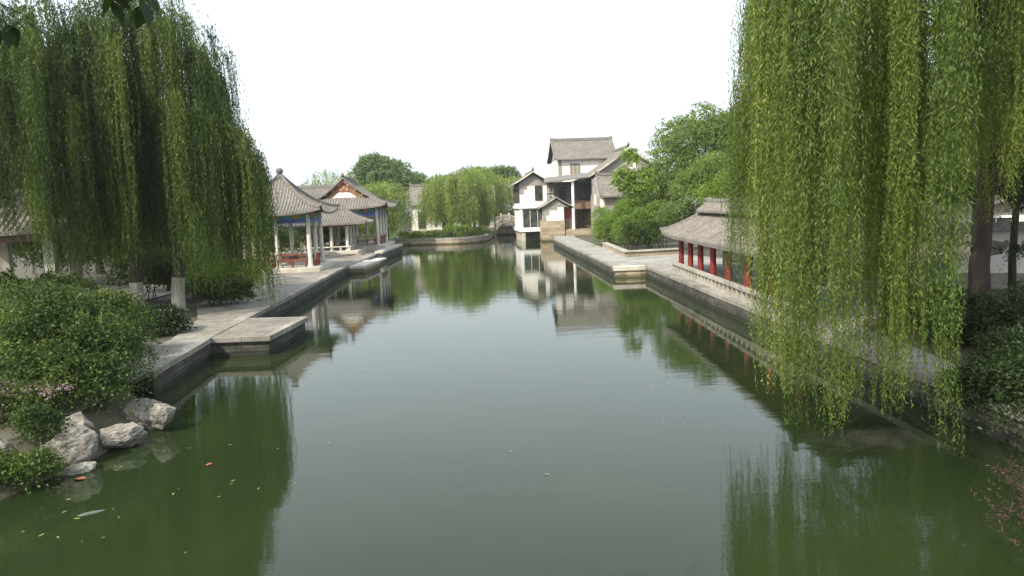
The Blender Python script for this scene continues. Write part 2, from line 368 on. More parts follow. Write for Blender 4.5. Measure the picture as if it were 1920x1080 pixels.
slabs('stone_landing', 'small lower stone landing behind the first one on the left shore', 'landing', [
    ('wall', [(-12.4, 61.2), (-11.5, 61.2), (-11.4, 65.4), (-12.5, 65.4)], -1, .25, 'tan'),
    ('deck', [(-12.42, 61.1), (-11.4, 61.1), (-11.3, 65.5), (-12.52, 65.5)], .253, .42, 'lstone')])
slabs('stone_landing', 'rough grey stone terrace edge before the gabled hall', 'landing', [
    ('wall', [(-12.5, 66.6), (-11.9, 66.6), (-11.9, 79), (-12.65, 79)], -1, .72, 'quay'),
    ('deck', [(-12.55, 66.5), (-11.8, 66.5), (-11.8, 79.1), (-12.7, 79.1)], .723, .95, 'lstone')])
slabs('stone_step', 'tan stone corner of the right walkway stepping out over the pond', 'step', [
    ('base', [(6.42, 44.55), (8.42, 44.55), (8.40, 44.95), (6.45, 45.05)], -1, .15, 'tan'),
    ('middle', [(6.50, 44.60), (8.40, 44.60), (8.38, 44.96), (6.50, 45.05)], .153, .42, 'tan'),
    ('top', [(6.38, 44.5), (8.46, 44.5), (8.44, 45.0), (6.38, 45.2)], .423, .712, 'lstone')])
slabs('stone_planter', 'low pale stone kerb around the shrub bed on the right', 'planter kerb', [
    ('kerb', [(8.3, 64.8), (8.7, 64.8), (8.7, 53.0), (12.4, 53.9), (12.6, 53.4), (8.3, 52.4)], .6, .98, 'tan'),
    ('coping', [(8.24, 64.9), (8.78, 64.9), (8.78, 53.15), (12.4, 54.0), (12.65, 53.3), (8.24, 52.3)], .983, 1.08, 'stone')])

# ------------------------------------------------------------------ Chinese roofs
def roof_panel(mb, ub, C, a, W, Wt, Rn, H, z0, pw=1.4, lift=0, ll=1.2, pitch=.28, amp=.09, th=.14, rows=7, n=None):
    """C eave centre (x,y); a eave direction; inward normal = left of a; W/Wt eave / top half widths"""
    a = Vector((a[0], a[1])).normalized(); n = Vector((-a.y, a.x)) if n is None else Vector(n)
    cols = []; k = max(2, int(2*W/pitch)); prof = [(0, 0), (.28, .25), (.5, 1), (.72, .25)]
    for i in range(k):
        for f, h in prof: cols.append((-W+2*W*(i+f)/k, h))
    cols.append((W, 0)); V = []; U = []
    for s, h in cols:
        vm = 1 if abs(s) <= Wt or W-Wt < 1e-6 else max(.0, (W-abs(s))/(W-Wt))
        for j in range(rows+1):
            v = vm*j/rows; hd = (W-(W-Wt)*v)-abs(s)
            z = z0+H*v**pw+lift*math.exp(-hd/ll)*(1-v)**2
            e = .25*lift*math.exp(-hd/ll)*(1-v)**2
            p = Vector(C)+a*(s*(1+.0*e))+n*(Rn*v-e)
            V.append((p.x, p.y, z+h*amp)); U.append((p.x, p.y, z-th))
    m = rows+1; F = [(i*m+j, (i+1)*m+j, (i+1)*m+j+1, i*m+j+1) for i in range(len(cols)-1) for j in range(rows)]
    mb.add(V, F); ub.add(U, F)
    E_ = []; 
    for i in range(len(cols)): E_ += [V[i*m], U[i*m]]
    mb.add(E_, [(2*i, 2*i+1, 2*i+3, 2*i+2) for i in range(len(cols)-1)])
def hipline(C, a, W, Wt, Rn, H, z0, pw, lift, side, flick=.18, k=8, ll=1.2):
    a = Vector((a[0], a[1])).normalized(); n = Vector((-a.y, a.x)); P = []
    for j in range(k+1):
        v = j/k; e = .25*lift*(1-v)**2
        p = Vector(C)+a*side*(W-(W-Wt)*v)+n*(Rn*v-e); z = z0+H*v**pw+lift*(1-v)**2
        if j == 0: P.append((p.x+a.x*side*.12, p.y+a.y*side*.12, z+flick))
        P.append((p.x, p.y, z+.02))
    return P
def hip_roof(t, hx, hy, tx, ty, z0, H, pw=1.4, lift=.3, pitch=.26, ridge_w=.2, name='roof', hips=True, amp=.09, fl=.18):
    """rectangular hipped/pyramid roof, local coordinates centred on t"""
    r = MB(); u = MB(); hp = MB()
    for C, a, W, Wt, Rn in (((0, -hy), (1, 0), hx, tx, hy-ty), ((hx, 0), (0, 1), hy, ty, hx-tx), ((0, hy), (-1, 0), hx, tx, hy-ty), ((-hx, 0), (0, -1), hy, ty, hx-tx)):
        roof_panel(r, u, C, a, W, Wt, Rn, H, z0, pw, lift, pitch=pitch, amp=amp)
        hp.sweep(hipline(C, a, W, Wt, Rn, H, z0, pw, lift, 1, flick=fl), ridge_w, ridge_w*1.0)
    ro = r.build(name, M['tile'], t); u.build('soffit', M['dwood'], ro)
    if hips: hp.parts('hip_ridge', M['ridge'], ro)
    return ro
def gable_roof(t, x0, x1, yf, yb, yr, zf, zb, zr, pw=1.25, pitch=.26, name='roof', ends=True, ridge_h=.3, flick=.25, amp=.10):
    """ridge along x at yr; front eave yf/zf, back eave yb/zb"""
    r = MB(); u = MB(); rg = MB(); cx = (x0+x1)/2; W = (x1-x0)/2
    roof_panel(r, u, (cx, yf), (1, 0), W, W, yr-yf, zr-zf, zf, pw, pitch=pitch, amp=amp)
    roof_panel(r, u, (cx, yb), (-1, 0), W, W, yb-yr, zr-zb, zb, pw, pitch=pitch, amp=amp)
    ro = r.build(name, M['tile'], t); u.build('soffit', M['dwood'], ro)
    pts = [(x0-.05, yr, zr+flick), (x0+.35, yr, zr+.05), (x0+1, yr, zr), (x1-1, yr, zr), (x1-.35, yr, zr+.05), (x1+.05, yr, zr+flick)]
    rg.sweep(pts, .26, ridge_h); rg.build('ridge', M['ridge'], ro)
    e = MB()
    for x in (x0+.08, x1-.08):
        for (y_, z_) in ((yf, zf), (yb, zb)):
            q = [(x, y_+(yr-y_)*j/8, z_+(zr-z_)*(j/8)**pw+.03) for j in range(9)]; e.sweep(q, .2, .12)
    e.parts('verge', M['ridge'], ro)
    return ro
def gable_wall(mb, yf, yb, yr, zw, zf, zb, zr, x, th=.25, pw=1.25, dz=.16):
    P = [(yf, zw)]+[(yf+(yr-yf)*j/8, zf+(zr-zf)*(j/8)**pw-dz) for j in range(9)]+[(yb+(yr-yb)*j/8, zb+(zr-zb)*(j/8)**pw-dz) for j in range(7, -1, -1)]+[(yb, zw)]
    mb.prismx(P, x, x+th)
def column(t, x, y, z0, z1, r=.16, mat='column', base=True):
    o = MB().lathe(x, y, [(r, z0+.12), (r*.97, z0+(z1-z0)*.5), (r*.9, z1)], 14).build('column', M[mat], t, smooth=False)
    if base: MB().lathe(x, y, [(r*1.5, z0), (r*1.55, z0+.06), (r*1.15, z0+.118)], 14).build('plinth', M['lstone'], o)
    return o
def window(t, x0, x1, z0, z1, y, nx=2, nz=1, fmat='white', fw=.07, depth=.1, gl='glass', name='window'):
    """faces local -y, set on plane y"""
    f = MB(); f.box(x0, x1, y-depth, y, z0, z0+fw).box(x0, x1, y-depth, y, z1-fw, z1)
    f.box(x0, x0+fw, y-depth, y, z0+fw, z1-fw).box(x1-fw, x1, y-depth, y, z0+fw, z1-fw)
    for i in range(1, nx):
        xx = x0+(x1-x0)*i/nx; f.box(xx-fw*.3, xx+fw*.3, y-depth*.8, y, z0+fw, z1-fw)
    for j in range(1, nz):
        zz = z0+(z1-z0)*j/nz; f.box(x0+fw, x1-fw, y-depth*.7, y-.003, zz-fw*.3, zz+fw*.3)
    o = f.build(name, M[fmat], t); MB().box(x0+fw*.5, x1-fw*.5, y-depth*.35, y-.01, z0+fw*.5, z1-fw*.5).build('pane', M[gl], o)
    return o

BROT = R(3.8)
# --- pavilion A : square, pyramid roof, finial
A = thing('pavilion', 'square pavilion with pyramid tile roof, round finial and blue painted beams on the left shore', 'pavilion', (-16.35, 52.35, 0), BROT)
MB().box(-2.95, 2.95, -2.95, 2.95, .6, 1.0).build('platform', M['lstone'], A, bevel=.03)
hip_roof(A, 3.35, 3.35, .12, .12, 4.72, 2.65, pw=1.5, lift=.38, pitch=.22)
MB().lathe(0, 0, [(.28, 7.25), (.3, 7.42), (.16, 7.5), (.15, 7.6), (.24, 7.68), (.27, 7.85), (.2, 7.98), (.05, 8.02)]).build('finial', M['ridge'], A)
for x, y in [(-2.2, -2.2), (0, -2.2), (2.2, -2.2), (2.2, 0), (2.2, 2.2), (0, 2.2), (-2.2, 2.2), (-2.2, 0)]: column(A, x, y, 1.0, 4.68)
def beams(t, hx, hy, z0, z1, low='blue', up='teal'):
    h = (z1-z0)
    for i, (mt, a, b_) in enumerate(((low, z0, z0+h*.42), (up, z0+h*.46, z1))):
        w = .09+.02*i
        o = MB().box(-hx-.1, hx+.1, -hy-w, -hy+w, a, b_).box(-hx-.1, hx+.1, hy-w, hy+w, a, b_)
        o.box(-hx-w, -hx+w, -hy+w+.003, hy-w-.003, a, b_).box(hx-w, hx+w, -hy+w+.003, hy-w-.003, a, b_).parts('beam', M[mt], t)
    g = MB(); 
    for s in (-1, 1):
        for k in (-.66, 0, .66):
            g.box(hx*k-.28, hx*k+.28, s*(hy+.115)-.012, s*(hy+.115)+.012, z0+h*.52, z1-.05)
            g.box(s*(hx+.115)-.012, s*(hx+.115)+.012, hy*k-.28, hy*k+.28, z0+h*.52, z1-.05)
    g.parts('painted_medallion', M['gold'], t)
    q = MB()
    for sx in (-1, 1):
        for sy in (-1, 1): q.box(sx*(hx+.5)-.13, sx*(hx+.5)+.13, sy*(hy+.5)-.13, sy*(hy+.5)+.13, z1-.08, z1+.22)
    q.parts('corner_bracket', M['pink'], t)
def lattice(t, hx, hy, z0, z1, mat='green_metal'):
    g = MB()
    for s in (-1, 1):
        y = s*hy
        for z in (z0, (z0+z1)/2, z1): g.box(-hx, hx, y-.02, y+.02, z-.018, z+.018)
        x = s*hx
        for z in (z0, (z0+z1)/2, z1): g.box(x-.02, x+.02, -hy, hy, z-.018+.001, z+.018+.001)
        k = int(2*hx/.35)
        for i in range(k+1):
            xx = -hx+2*hx*i/k; g.box(xx-.015, xx+.015, y-.016, y+.016, z0, z1)
        k = int(2*hy/.35)
        for i in range(k+1):
            yy = -hy+2*hy*i/k; g.box(x-.016, x+.016, yy-.015, yy+.015, z0, z1)
    g.build('lattice', M[mat], t)
beams(A, 2.2, 2.2, 4.08, 4.70); lattice(A, 2.2, 2.2, 3.62, 4.02)

def bench(label, loc, rz, L, lean=.14, group='red wooden benches of the left pavilions'):
    t = thing('bench', label, 'bench', loc, rz, group)
    MB().box(-L/2, L/2, -.2, .22, .42, .47).build('seat', M['redwood'], t)
    b = MB()
    for z in (.52, .86): b.add([(-L/2, -.2-lean*(z-.45)*2, z), (L/2, -.2-lean*(z-.45)*2, z), (L/2, -.2-lean*(z-.45)*2, z+.07), (-L/2, -.2-lean*(z-.45)*2, z+.07),
                                (-L/2, -.16-lean*(z-.45)*2, z), (L/2, -.16-lean*(z-.45)*2, z), (L/2, -.16-lean*(z-.45)*2, z+.07), (-L/2, -.16-lean*(z-.45)*2, z+.07)],
                               [(0, 1, 2, 3), (7, 6, 5, 4), (0, 4, 5, 1), (3, 2, 6, 7), (0, 3, 7, 4), (1, 5, 6, 2)])
    k = int(L/.14)
    for i in range(k+1):
        x = -L/2+.02+(L-.04)*i/k; b.tube([(x, -.18, .45), (x, -.18-lean*.85, .88)], .018, 5)
    b.build('backrest', M['redwood'], t)
    for x in (-L/2+.06, 0, L/2-.06):
        MB().box(x-.05, x+.05, -.18, .18, 0, .42).build('leg', M['redwood'], t)
    return t
c, s = math.cos(BROT), math.sin(BROT)
def inA(x, y, o=(-16.35, 52.35)): return (o[0]+c*x-s*y, o[1]+s*x+c*y)
p = inA(.95, -2.2); bench('red slatted wooden bench along the front of the nearest pavilion', (p[0], p[1], 1.0), BROT, 2.0)
p = inA(-1.2, -2.2); bench('red slatted bench at the front of the nearest pavilion, half hidden by willow strands', (p[0], p[1], 1.0), BROT, 1.9)
p = inA(2.3, -1.1); bench('red bench facing inward on the water side of the nearest pavilion', (p[0], p[1], 1.0), BROT+R(90), 1.7)

# --- low corridor B
B = thing('covered_corridor', 'low tile roofed corridor between the two larger pavilions on the left shore', 'corridor', (-17.9, 69.3, 0), BROT)
MB().box(-4.2, 3.7, -3.4, 3.0, .6, 1.1).build('platform', M['lstone'], B, bevel=.03)
MB().box(-4.2, 4.0, -3.8, -3.41, .6, .85).box(3.71, 4.0, -3.4, 2.8, .6, .85).build('step', M['tan'], B)
hip_roof(B, 4.55, 3.2, 2.3, .15, 3.62, 1.15, pw=1.2, lift=.12, pitch=.24, fl=.06)
MB().sweep([(-2.3, 0, 4.72), (2.3, 0, 4.72)], .24, .2).build('ridge', M['ridge'], B)
for x in (-3.2, -1.0, 1.1, 2.55):
    for y in (-2.0, 0.1, 2.2):
        if y == .1 and x != 2.55: continue
        column(B, x, y, 1.1, 3.62, .15)
beams(B, 2.55, 2.2, 3.35, 3.6, 'brown', 'brown')
bb = MB().box(-4.0, 2.9, -2.3, -1.85, 1.42, 1.52).box(2.4, 2.85, -1.84, 2.3, 1.42, 1.52)
for i in range(9): bb.box(-3.9+i*.82, -3.75+i*.82, -2.25, -1.9, 1.1, 1.42)
for i in range(5): bb.box(2.45, 2.8, -1.5+i*.85, -1.35+i*.85, 1.1, 1.42)
bb.build('stone_seat', M['lstone'], B)

# --- hall C : hip-and-gable, gable towards us
Cx = thing('pavilion', 'larger pavilion with white gabled pediment and upturned eaves, farther along the left shore', 'pavilion', (-16.7, 76.2, 0), BROT*.8)
MB().box(-4.0, 4.0, -4.6, 4.6, .6, 1.25).build('platform', M['lstone'], Cx, bevel=.03)
r = hip_roof(Cx, 4.35, 4.9, 2.35, 2.9, 5.0, 1.1, pw=1.2, lift=.38, pitch=.26)
u1 = MB(); u2 = MB(); gz = 6.02
for sx in (-1, 1): roof_panel(u1, u2, (sx*2.55, 0), (0, sx), 3.2, 3.2, 2.55, 1.95, gz, 1.25, pitch=.26)
gr = u1.build('upper_roof', M['tile'], Cx); u2.build('soffit', M['dwood'], gr)
MB().sweep([(0, -3.25, 8.3), (0, -2.6, 7.98), (0, 2.6, 7.98), (0, 3.25, 8.3)], .26, .28).build('ridge', M['ridge'], gr)
vg = MB()
for sx in (-1, 1):
    for y in (-3.12, 3.12): vg.sweep([(sx*2.6*(1-j/8), y, gz+1.95*(j/8)**1.25+.03) for j in range(9)], .22, .18)
vg.parts('verge', M['ridge'], gr)
MB().prismy([(-1.9, gz+.02), (1.9, gz+.02), (0, 7.65)], -2.9, -2.75).build('pediment', M['pedi'], Cx)
MB().prismy([(-1.25, gz+.06), (1.25, gz+.06), (.55, 6.62), (-.55, 6.62)], -2.94, -2.902).build('pediment_panel', M['plaster'], Cx)
bg_ = MB()
for sx in (-1, 1): bg_.prismy([(sx*2.3, gz+.1), (sx*2.3, gz+.28), (0, 7.9), (0, 7.62)], -3.08, -3.02)
bg_.parts('bargeboard', M['pink'], Cx)
gg = MB()
for sx in (-1, 1):
    for k in (.25, .55, .85): gg.lathe(sx*2.1*k, 0, [(.09, 0), (.09, .03)], 8)
gg = MB()
for x, z in [(-1.8, 6.4), (-1.1, 6.85), (-.45, 7.35), (1.8, 6.4), (1.1, 6.85), (.45, 7.35), (0, 7.1), (-.3, 6.9), (.3, 6.9)]: gg.box(x-.1, x+.1, -3.12, -3.081, z-.09, z+.09)
gg.parts('gilt_ornament', M['gold'], Cx)
for x in (-3.2, -1.1, 1.1, 3.2):
    for y in (-3.6, -1.2, 1.2, 3.6):
        if abs(x) < 2 and abs(y) < 2: continue
        column(Cx, x, y, 1.25, 5.0, .17)
beams(Cx, 3.2, 3.6, 4.15, 4.98); lattice(Cx, 3.2, 3.6, 3.75, 4.1)
c2, s2 = math.cos(BROT*.8), math.sin(BROT*.8)
def inC(x, y): return (-16.7+c2*x-s2*y, 76.2+s2*x+c2*y, 1.25)
bench('dark red bench across the front of the gabled pavilion', inC(2.1, -3.6), BROT, 1.9)
bench('red bench on the water side of the gabled pavilion, nearer of two', inC(3.2, -2.4), BROT+R(90), 2.1)
bench('red bench on the water side of the gabled pavilion, farther of two', inC(3.2, 0), BROT+R(90), 2.1)

# --- wing roof behind C, hall behind the willow, small pavilion at far left
W1 = thing('hall', 'plain hall with grey tile ridge behind the two left pavilions', 'hall', (-21.8, 80.5, 0), R(2))
MB().box(-2.6, 3.2, -1.9, 2.6, .6, 6.1).build('wall', M['gbrick'], W1)
gable_roof(W1, -3.2, 3.6, -2.6, 3.2, .3, 6.1, 6.1, 7.45, flick=.55)
for x in (-1.6, .2, 2.0): window(W1, x-.6, x+.6, 2.2, 4.6, -1.9, 2, 3, 'redwood')
W2 = thing('hall', 'grey gabled hall whose ridge end shows beside the left willow', 'hall', (-25.2, 59.5, 0), R(3))
MB().box(-5, 5.2, -2.6, 2.6, .6, 5.5).build('wall', M['gplain'], W2)
g = MB(); gable_wall(g, -2.6, 2.6, 0, 5.503, 5.62, 5.62, 8.0, 4.95); gable_wall(g, -2.6, 2.6, 0, 5.503, 5.62, 5.62, 8.0, -5); g.parts('gable', M['tan'], W2)
gable_roof(W2, -5.3, 5.5, -3.2, 3.2, 0, 5.5, 5.5, 8.0, flick=.35)
for x in (-3, 0, 3): window(W2, x-.7, x+.7, 1.8, 4.2, -2.6, 2, 3, 'redwood')
D = thing('pavilion', 'small grey tiled pavilion with square stone posts behind the willow at far left', 'pavilion', (-20.3, 30.3, 0), R(13))
MB().box(-1.9, 1.9, -1.9, 1.9, .6, .95).build('platform', M['stone'], D)
hip_roof(D, 2.3, 2.3, .1, .1, 4.45, 1.35, pw=1.15, lift=.15, pitch=.22)
MB().lathe(0, 0, [(.2, 5.7), (.22, 5.85), (.1, 5.95), (.16, 6.08), (.03, 6.25)]).build('finial', M['ridge'], D)
for x in (-1.35, 1.35):
    for y in (-1.35, 1.35): MB().box(x-.2, x+.2, y-.2, y+.2, .953, 4.4).build('post', M['stone'], D, bevel=.02)
MB().box(-1.5, 1.5, -1.46, -1.24, 4.05, 4.4).box(-1.5, 1.5, 1.24, 1.46, 4.05, 4.4).parts('beam', M['brown'], D)

# --- red column gallery on the right
G = thing('gallery', 'long waterside gallery with grey tile roof and red columns on the right shore', 'gallery', (11.9, 32.0, 0), R(-.6))
hx, hy = 3.1, 10.2
hip_roof(G, hx, hy, 1.15, 8.0, 2.72, 1.22, pw=1.2, lift=.16, pitch=.21, fl=.08)
u1 = MB(); u2 = MB()
roof_panel(u1, u2, (-1.62, 0), (0, -1), 8.15, 8.15, .7, .48, 4.04, 1.05, pitch=.21, th=.08); roof_panel(u1, u2, (1.5, 0), (0, 1), 8.15, 8.15, 2.42, .62, 3.92, 1.1, pitch=.21, th=.08)
ur = u1.build('upper_roof', M['tile'], G); u2.build('soffit', M['dwood'], ur)
MB().sweep([(-.92, -8.2, 4.6), (-.92, -7.6, 4.52), (-.92, 7.6, 4.52), (-.92, 8.2, 4.6)], .3, .17).build('ridge', M['ridge'], ur)
MB().box(-1.3, 1.1, -7.95, 7.95, 3.7, 4.03).build('clerestory', M['gplain'], G)
MB().box(-2.9, 3.2, -9.9, 8.8, .6, .78).build('platform', M['stone'], G)
ys = [8.15, 6.0, 3.9, 1.6, -.9, -3.5, -6.2, -8.9]
for y in ys:
    column(G, -2.45, y, .78, 2.72, .15, 'red', False); (column(G, 2.5, y, .78, 2.72, .15, 'red', False) if y > 4 else None)
column(G, 0, 8.15, .78, 2.72, .15, 'red', False)
MB().box(-2.55, -2.35, -9.2, 8.5, 2.48, 2.74).box(2.4, 2.6, -9.2, 8.5, 2.48, 2.74).parts('beam', M['red'], G)
w = MB().box(-1.0, -.8, -9.0, 5.0, .78, 2.8).box(-.799, 2.4, 4.8, 5.0, .78, 2.8).box(-.799, 2.4, -9.0, -8.8, .78, 2.8).build('wall', M['gplain'], G); w.data.materials[0] = simple('blue_grey_plaster', (.25, .28, .29), .1, 1.2, .9, .05, stain=(.8, .8, .8))
for y in (2.8, .4, -2.2, -4.9, -7.4):
    MB().box(-1.11, -1.003, y-.55, y+.55, 1.5, 2.45).build('window', M['white'], G); MB().box(-1.13, -1.112, y-.45, y+.45, 1.6, 2.35).build('pane', M['glass'], G)
st = MB().box(-2.95, -2.65, -9.5, 8.5, 1.12, 1.23)
bal = MB()
for i in range(29): bal.box(-2.9, -2.7, 8.25-i*.62, 8.42-i*.62, .78, 1.118)
st.build('stone_seat', M['stone'], G); bal.parts('baluster', M['stone'], G)

# ------------------------------------------------------------------ far buildings and bridge
def brick_part(t, nm, mt, *bx): 
    m_ = MB()
    for q in bx: m_.box(*q)
    return m_.build(nm, M[mt], t)
FH = thing('garden_house', 'white walled house with grey tile roof behind the far willows', 'house', (-10.0, 113, 0), R(1))
brick_part(FH, 'wall', 'plaster', (-5.0, 7.6, -2.4, 2.4, 1.4, 5.2)); brick_part(FH, 'base', 'tan', (-5.05, 7.65, -2.45, 2.45, .6, 1.397))
gable_roof(FH, -5.3, -1.7, -2.9, 2.9, 0, 5.25, 5.25, 8.1, flick=.3)
gable_roof(FH, -1.6, 7.9, -2.8, 2.8, 0, 5.05, 5.05, 7.2, flick=.3)
for x0, x1 in ((-4.0, -2.8), (-.4, 1.2), (2.4, 4.0), (5.2, 6.8)): window(FH, x0, x1, 1.6, 4.2, -2.4, 3, 4, 'brown')

BR = thing('footbridge', 'white stone arch footbridge with carved railing over the channel', 'bridge', (-.65, 112, 0), R(3))
arch = [(1.5*math.cos(a), .0+1.95*math.sin(a)) for a in [math.pi*i/16 for i in range(17)]]
top = lambda x: 2.42-.155*x*x if abs(x) < 2.3 else max(.7, 1.6-.35*(abs(x)-2.3))
out = [(x, top(x)) for x in [-3.4+6.8*i/20 for i in range(21)]]
poly = [(-3.4, -.5)]+out+[(3.4, -.5), (1.5, -.5)]+arch+[(-1.5, -.5)]
# build as quads: deck body made of slices so the arch stays open
bm_ = MB(); ns = 34
for i in range(ns):
    xa, xb = -3.4+6.8*i/ns, -3.4+6.8*(i+1)/ns
    za = 1.95*math.sqrt(max(0, 1-(xa/1.5)**2)) if abs(xa) < 1.5 else -.5
    zb = 1.95*math.sqrt(max(0, 1-(xb/1.5)**2)) if abs(xb) < 1.5 else -.5
    vs = [(xa, -.9, za), (xb, -.9, zb), (xb, -.9, top(xb)), (xa, -.9, top(xa)), (xa, .9, za), (xb, .9, zb), (xb, .9, top(xb)), (xa, .9, top(xa))]
    bm_.add(vs, [(0, 1, 2, 3), (7, 6, 5, 4), (3, 2, 6, 7), (0, 4, 5, 1)])
bm_.build('span', M['tan'], BR)
ar = MB(); A1 = [(1.5*math.cos(a), 1.95*math.sin(a)) for a in [math.pi*i/20 for i in range(21)]]; A2 = [(1.78*math.cos(a), 2.2*math.sin(a)) for a in [math.pi*i/20 for i in range(21)]]
for i in range(20):
    vs = [(A1[i][0], -.96, A1[i][1]), (A1[i+1][0], -.96, A1[i+1][1]), (A2[i+1][0], -.96, A2[i+1][1]), (A2[i][0], -.96, A2[i][1])]
    ar.add(vs+[(x, -.9, z) for x, y, z in vs], [(0, 1, 2, 3), (0, 4, 5, 1), (3, 2, 6, 7)])
ar.build('arch_ring', M['lstone'], BR)
for y in (-.85, .85):
    rl = MB(); rl.sweep([(x, y, top(x)+.72) for x in [-3.3+6.6*i/20 for i in range(21)]], .16, .12)
    rl.sweep([(x, y, top(x)) for x in [-3.3+6.6*i/20 for i in range(21)]], .2, .16); rl.build('railing', M['lstone'], BR)
    pn = MB().sweep([(x, y, top(x)+.2) for x in [-3.2+6.4*i/20 for i in range(21)]], .06, .45); pn.build('carved_panel', M['gbrick'], BR)
    for x in (-3.2, -2.0, -.65, .65, 2.0, 3.2): MB().box(x-.1, x+.1, y-.11, y+.11, top(x)-.02, top(x)+1.0).lathe(x, y, [(.1, top(x)+1.0), (.12, top(x)+1.08), (.03, top(x)+1.16)], 8).build('post', M['lstone'], BR)

# --- white house group, all turned about 7 degrees
HR = R(4.5)
def hthing(name, label, x, y): return thing(name, label, 'house', (x, y, 0), HR)
# left gabled wing over the water
LW = hthing('waterside_house', 'white two storey wing with gable and glazed room on pillars over the water', 3.2, 93.2)
x0, x1, yb = -1.75, 1.75, 9
brick_part(LW, 'upper_wall', 'plaster', (x0, x1, 0, yb, 4.55, 7.0))
g = MB(); P = [(x0, 7.003), (x1, 7.003)]
gp = [(-2.35, 7.15), (-1.2, 7.75), (0, 8.6), (1.2, 7.75), (2.35, 7.3)]
MB().prismy([(x0, 7.003), (x1, 7.003), (x1, 7.45), (0, 8.55), (x0, 7.45)], .02, yb).build('gable', M['gbrick'], LW)
MB().prismy([(x0-.05, 6.0), (x0+.5, 6.0), (x0+.5, 6.6), (x0+.95, 6.6), (x0+.95, 7.1), (x0-.05, 7.1)], -.04, -.003).build('brick_corner', M['gbrick'], LW)
u1 = MB(); u2 = MB()
for sx in (-1, 1): roof_panel(u1, u2, (sx*2.45, yb/2-.1), (0, sx), yb/2+.4, yb/2+.4, 2.45, 1.45, 7.3, 1.15, pitch=.26)
ro = u1.build('roof', M['tile'], LW); u2.build('soffit', M['dwood'], ro)
MB().sweep([(0, -.55, 9.1), (0, -.1, 8.8), (0, 4, 8.75), (0, 9, 8.75)], .26, .25).build('ridge', M['ridge'], ro)
vg = MB(); [vg.sweep([(sx*2.45*(1-j/8), -.45, 7.32+1.45*(j/8)**1.15) for j in range(9)], .2, .12) for sx in (-1, 1)]; vg.parts('verge', M['lstone'], ro)
window(LW, .2, 1.15, 5.15, 7.05, 0, 2, 5, 'dwood', .06)
window(LW, -1.5, 1.45, 1.65, 4.15, .12, 3, 1, 'white', .08)
brick_part(LW, 'floor_slab', 'white', (x0-.15, x1+.05, -.15, yb, 1.2, 1.6), (x0-.2, x1+.05, -.2, yb, 4.2, 4.547))
lwp = MB()
for x in (x0, x1-.12): lwp.box(x-.1, x+.22, -.05, .27, 1.603, 4.197)
lwp.parts('corner_post', M['white'], LW)
for k in range(5):
    yy = 1.4+k*1.7; MB().box(x0-.03, x0+.09, yy, yy+.12, 1.603, 4.197).build('side_post', M['white'], LW)
    MB().box(x0-.06, x0-.003, yy-1, yy+.3, 4.9, 6.9).build('side_window', M['dwood'], LW)
MB().box(x0+.095, x0+.14, .3, yb, 1.61, 4.19).build('side_glass', M['glass'], LW)
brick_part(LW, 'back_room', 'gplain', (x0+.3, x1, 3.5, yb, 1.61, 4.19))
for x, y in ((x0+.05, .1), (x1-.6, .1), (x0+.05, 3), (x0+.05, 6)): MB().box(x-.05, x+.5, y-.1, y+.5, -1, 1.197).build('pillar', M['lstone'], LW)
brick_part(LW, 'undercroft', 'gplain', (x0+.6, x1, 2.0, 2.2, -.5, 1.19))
for k, z in enumerate((6.0, 5.2)):
    a_ = thing('air_conditioner', ('upper' if k == 0 else 'lower')+' of two white air conditioner units on the white wing wall', 'air conditioner', (5.45, 93.35, z), HR, 'air conditioner units on the house wall')
    MB().box(-.42, .42, -.3, .05, 0, .62).build('case', M['lstone'], a_, bevel=.02)
    f_ = MB().lathe(0, 0, [(.25, 0), (.25, .03)], 20); o_ = f_.build('fan_grille', M['gplain'], a_); o_.rotation_euler = (R(90), 0, 0); o_.location = (-.1, -.303, .31)
MB().box(1.75, 2.6, .3, 9, 4.4, 6.9).build('side_wall', M['plaster'], LW)

# small gabled porch on tan stone base with red door
SG = hthing('gatehouse', 'small grey gabled annex with red door on a tan stone base', 5.9, 90.3)
brick_part(SG, 'stone_base', 'tan', (-1.75, 1.0, 0, 3.5, -.6, 2.55), (1.003, 2.45, .3, 3.5, -.6, 1.45), (-1.9, 2.6, -.25, -.003, -.6, .55))
brick_part(SG, 'wall', 'plaster', (-1.4, .95, .05, 3.4, 2.553, 4.4), (-1.4, .95, .06, 3.4, 4.4, 4.42))
MB().prismy([(-1.75, 2.56), (-1.35, 2.56), (-1.35, 3.3), (-.9, 3.3), (-.9, 3.9), (.1, 3.9), (.1, 4.3), (1.75, 4.15), (.2, 5.25), (0, 5.3), (-.2, 5.25), (-1.75, 4.3)], .0, .045).build('gable', M['gbrick'], SG)
MB().prismy([(-1.7, 4.3), (1.7, 4.2), (0, 5.28)], .05, 3.4).build('gable_core', M['gbrick'], SG)
u1 = MB(); u2 = MB()
for sx in (-1, 1): roof_panel(u1, u2, (sx*2.1, 1.6), (0, sx), 1.9, 1.9, 2.1, 1.2, 4.2, 1.2, pitch=.24)
ro = u1.build('roof', M['tile'], SG); u2.build('soffit', M['dwood'], ro)
vg = MB(); [vg.sweep([(sx*2.1*(1-j/8), -.28, 4.22+1.2*(j/8)**1.2) for j in range(9)], .18, .1) for sx in (-1, 1)]; vg.parts('verge', M['stone'], ro)
dr = MB().box(1.1, 2.2, .9, 1.0, 1.453, 4.05).build('door', M['brown'], SG)
MB().box(1.16, 1.62, .86, .897, 2.7, 3.95).box(1.68, 2.14, .86, .897, 2.7, 3.95).parts('red_panel', M['red'], dr)
MB().box(1.003, 1.097, .8, 1.05, 1.453, 4.2).box(2.203, 2.4, .8, 1.05, 1.453, 4.2).box(1.1, 2.2, .8, 1.05, 4.053, 4.25).build('door_frame', M['dwood'], SG)

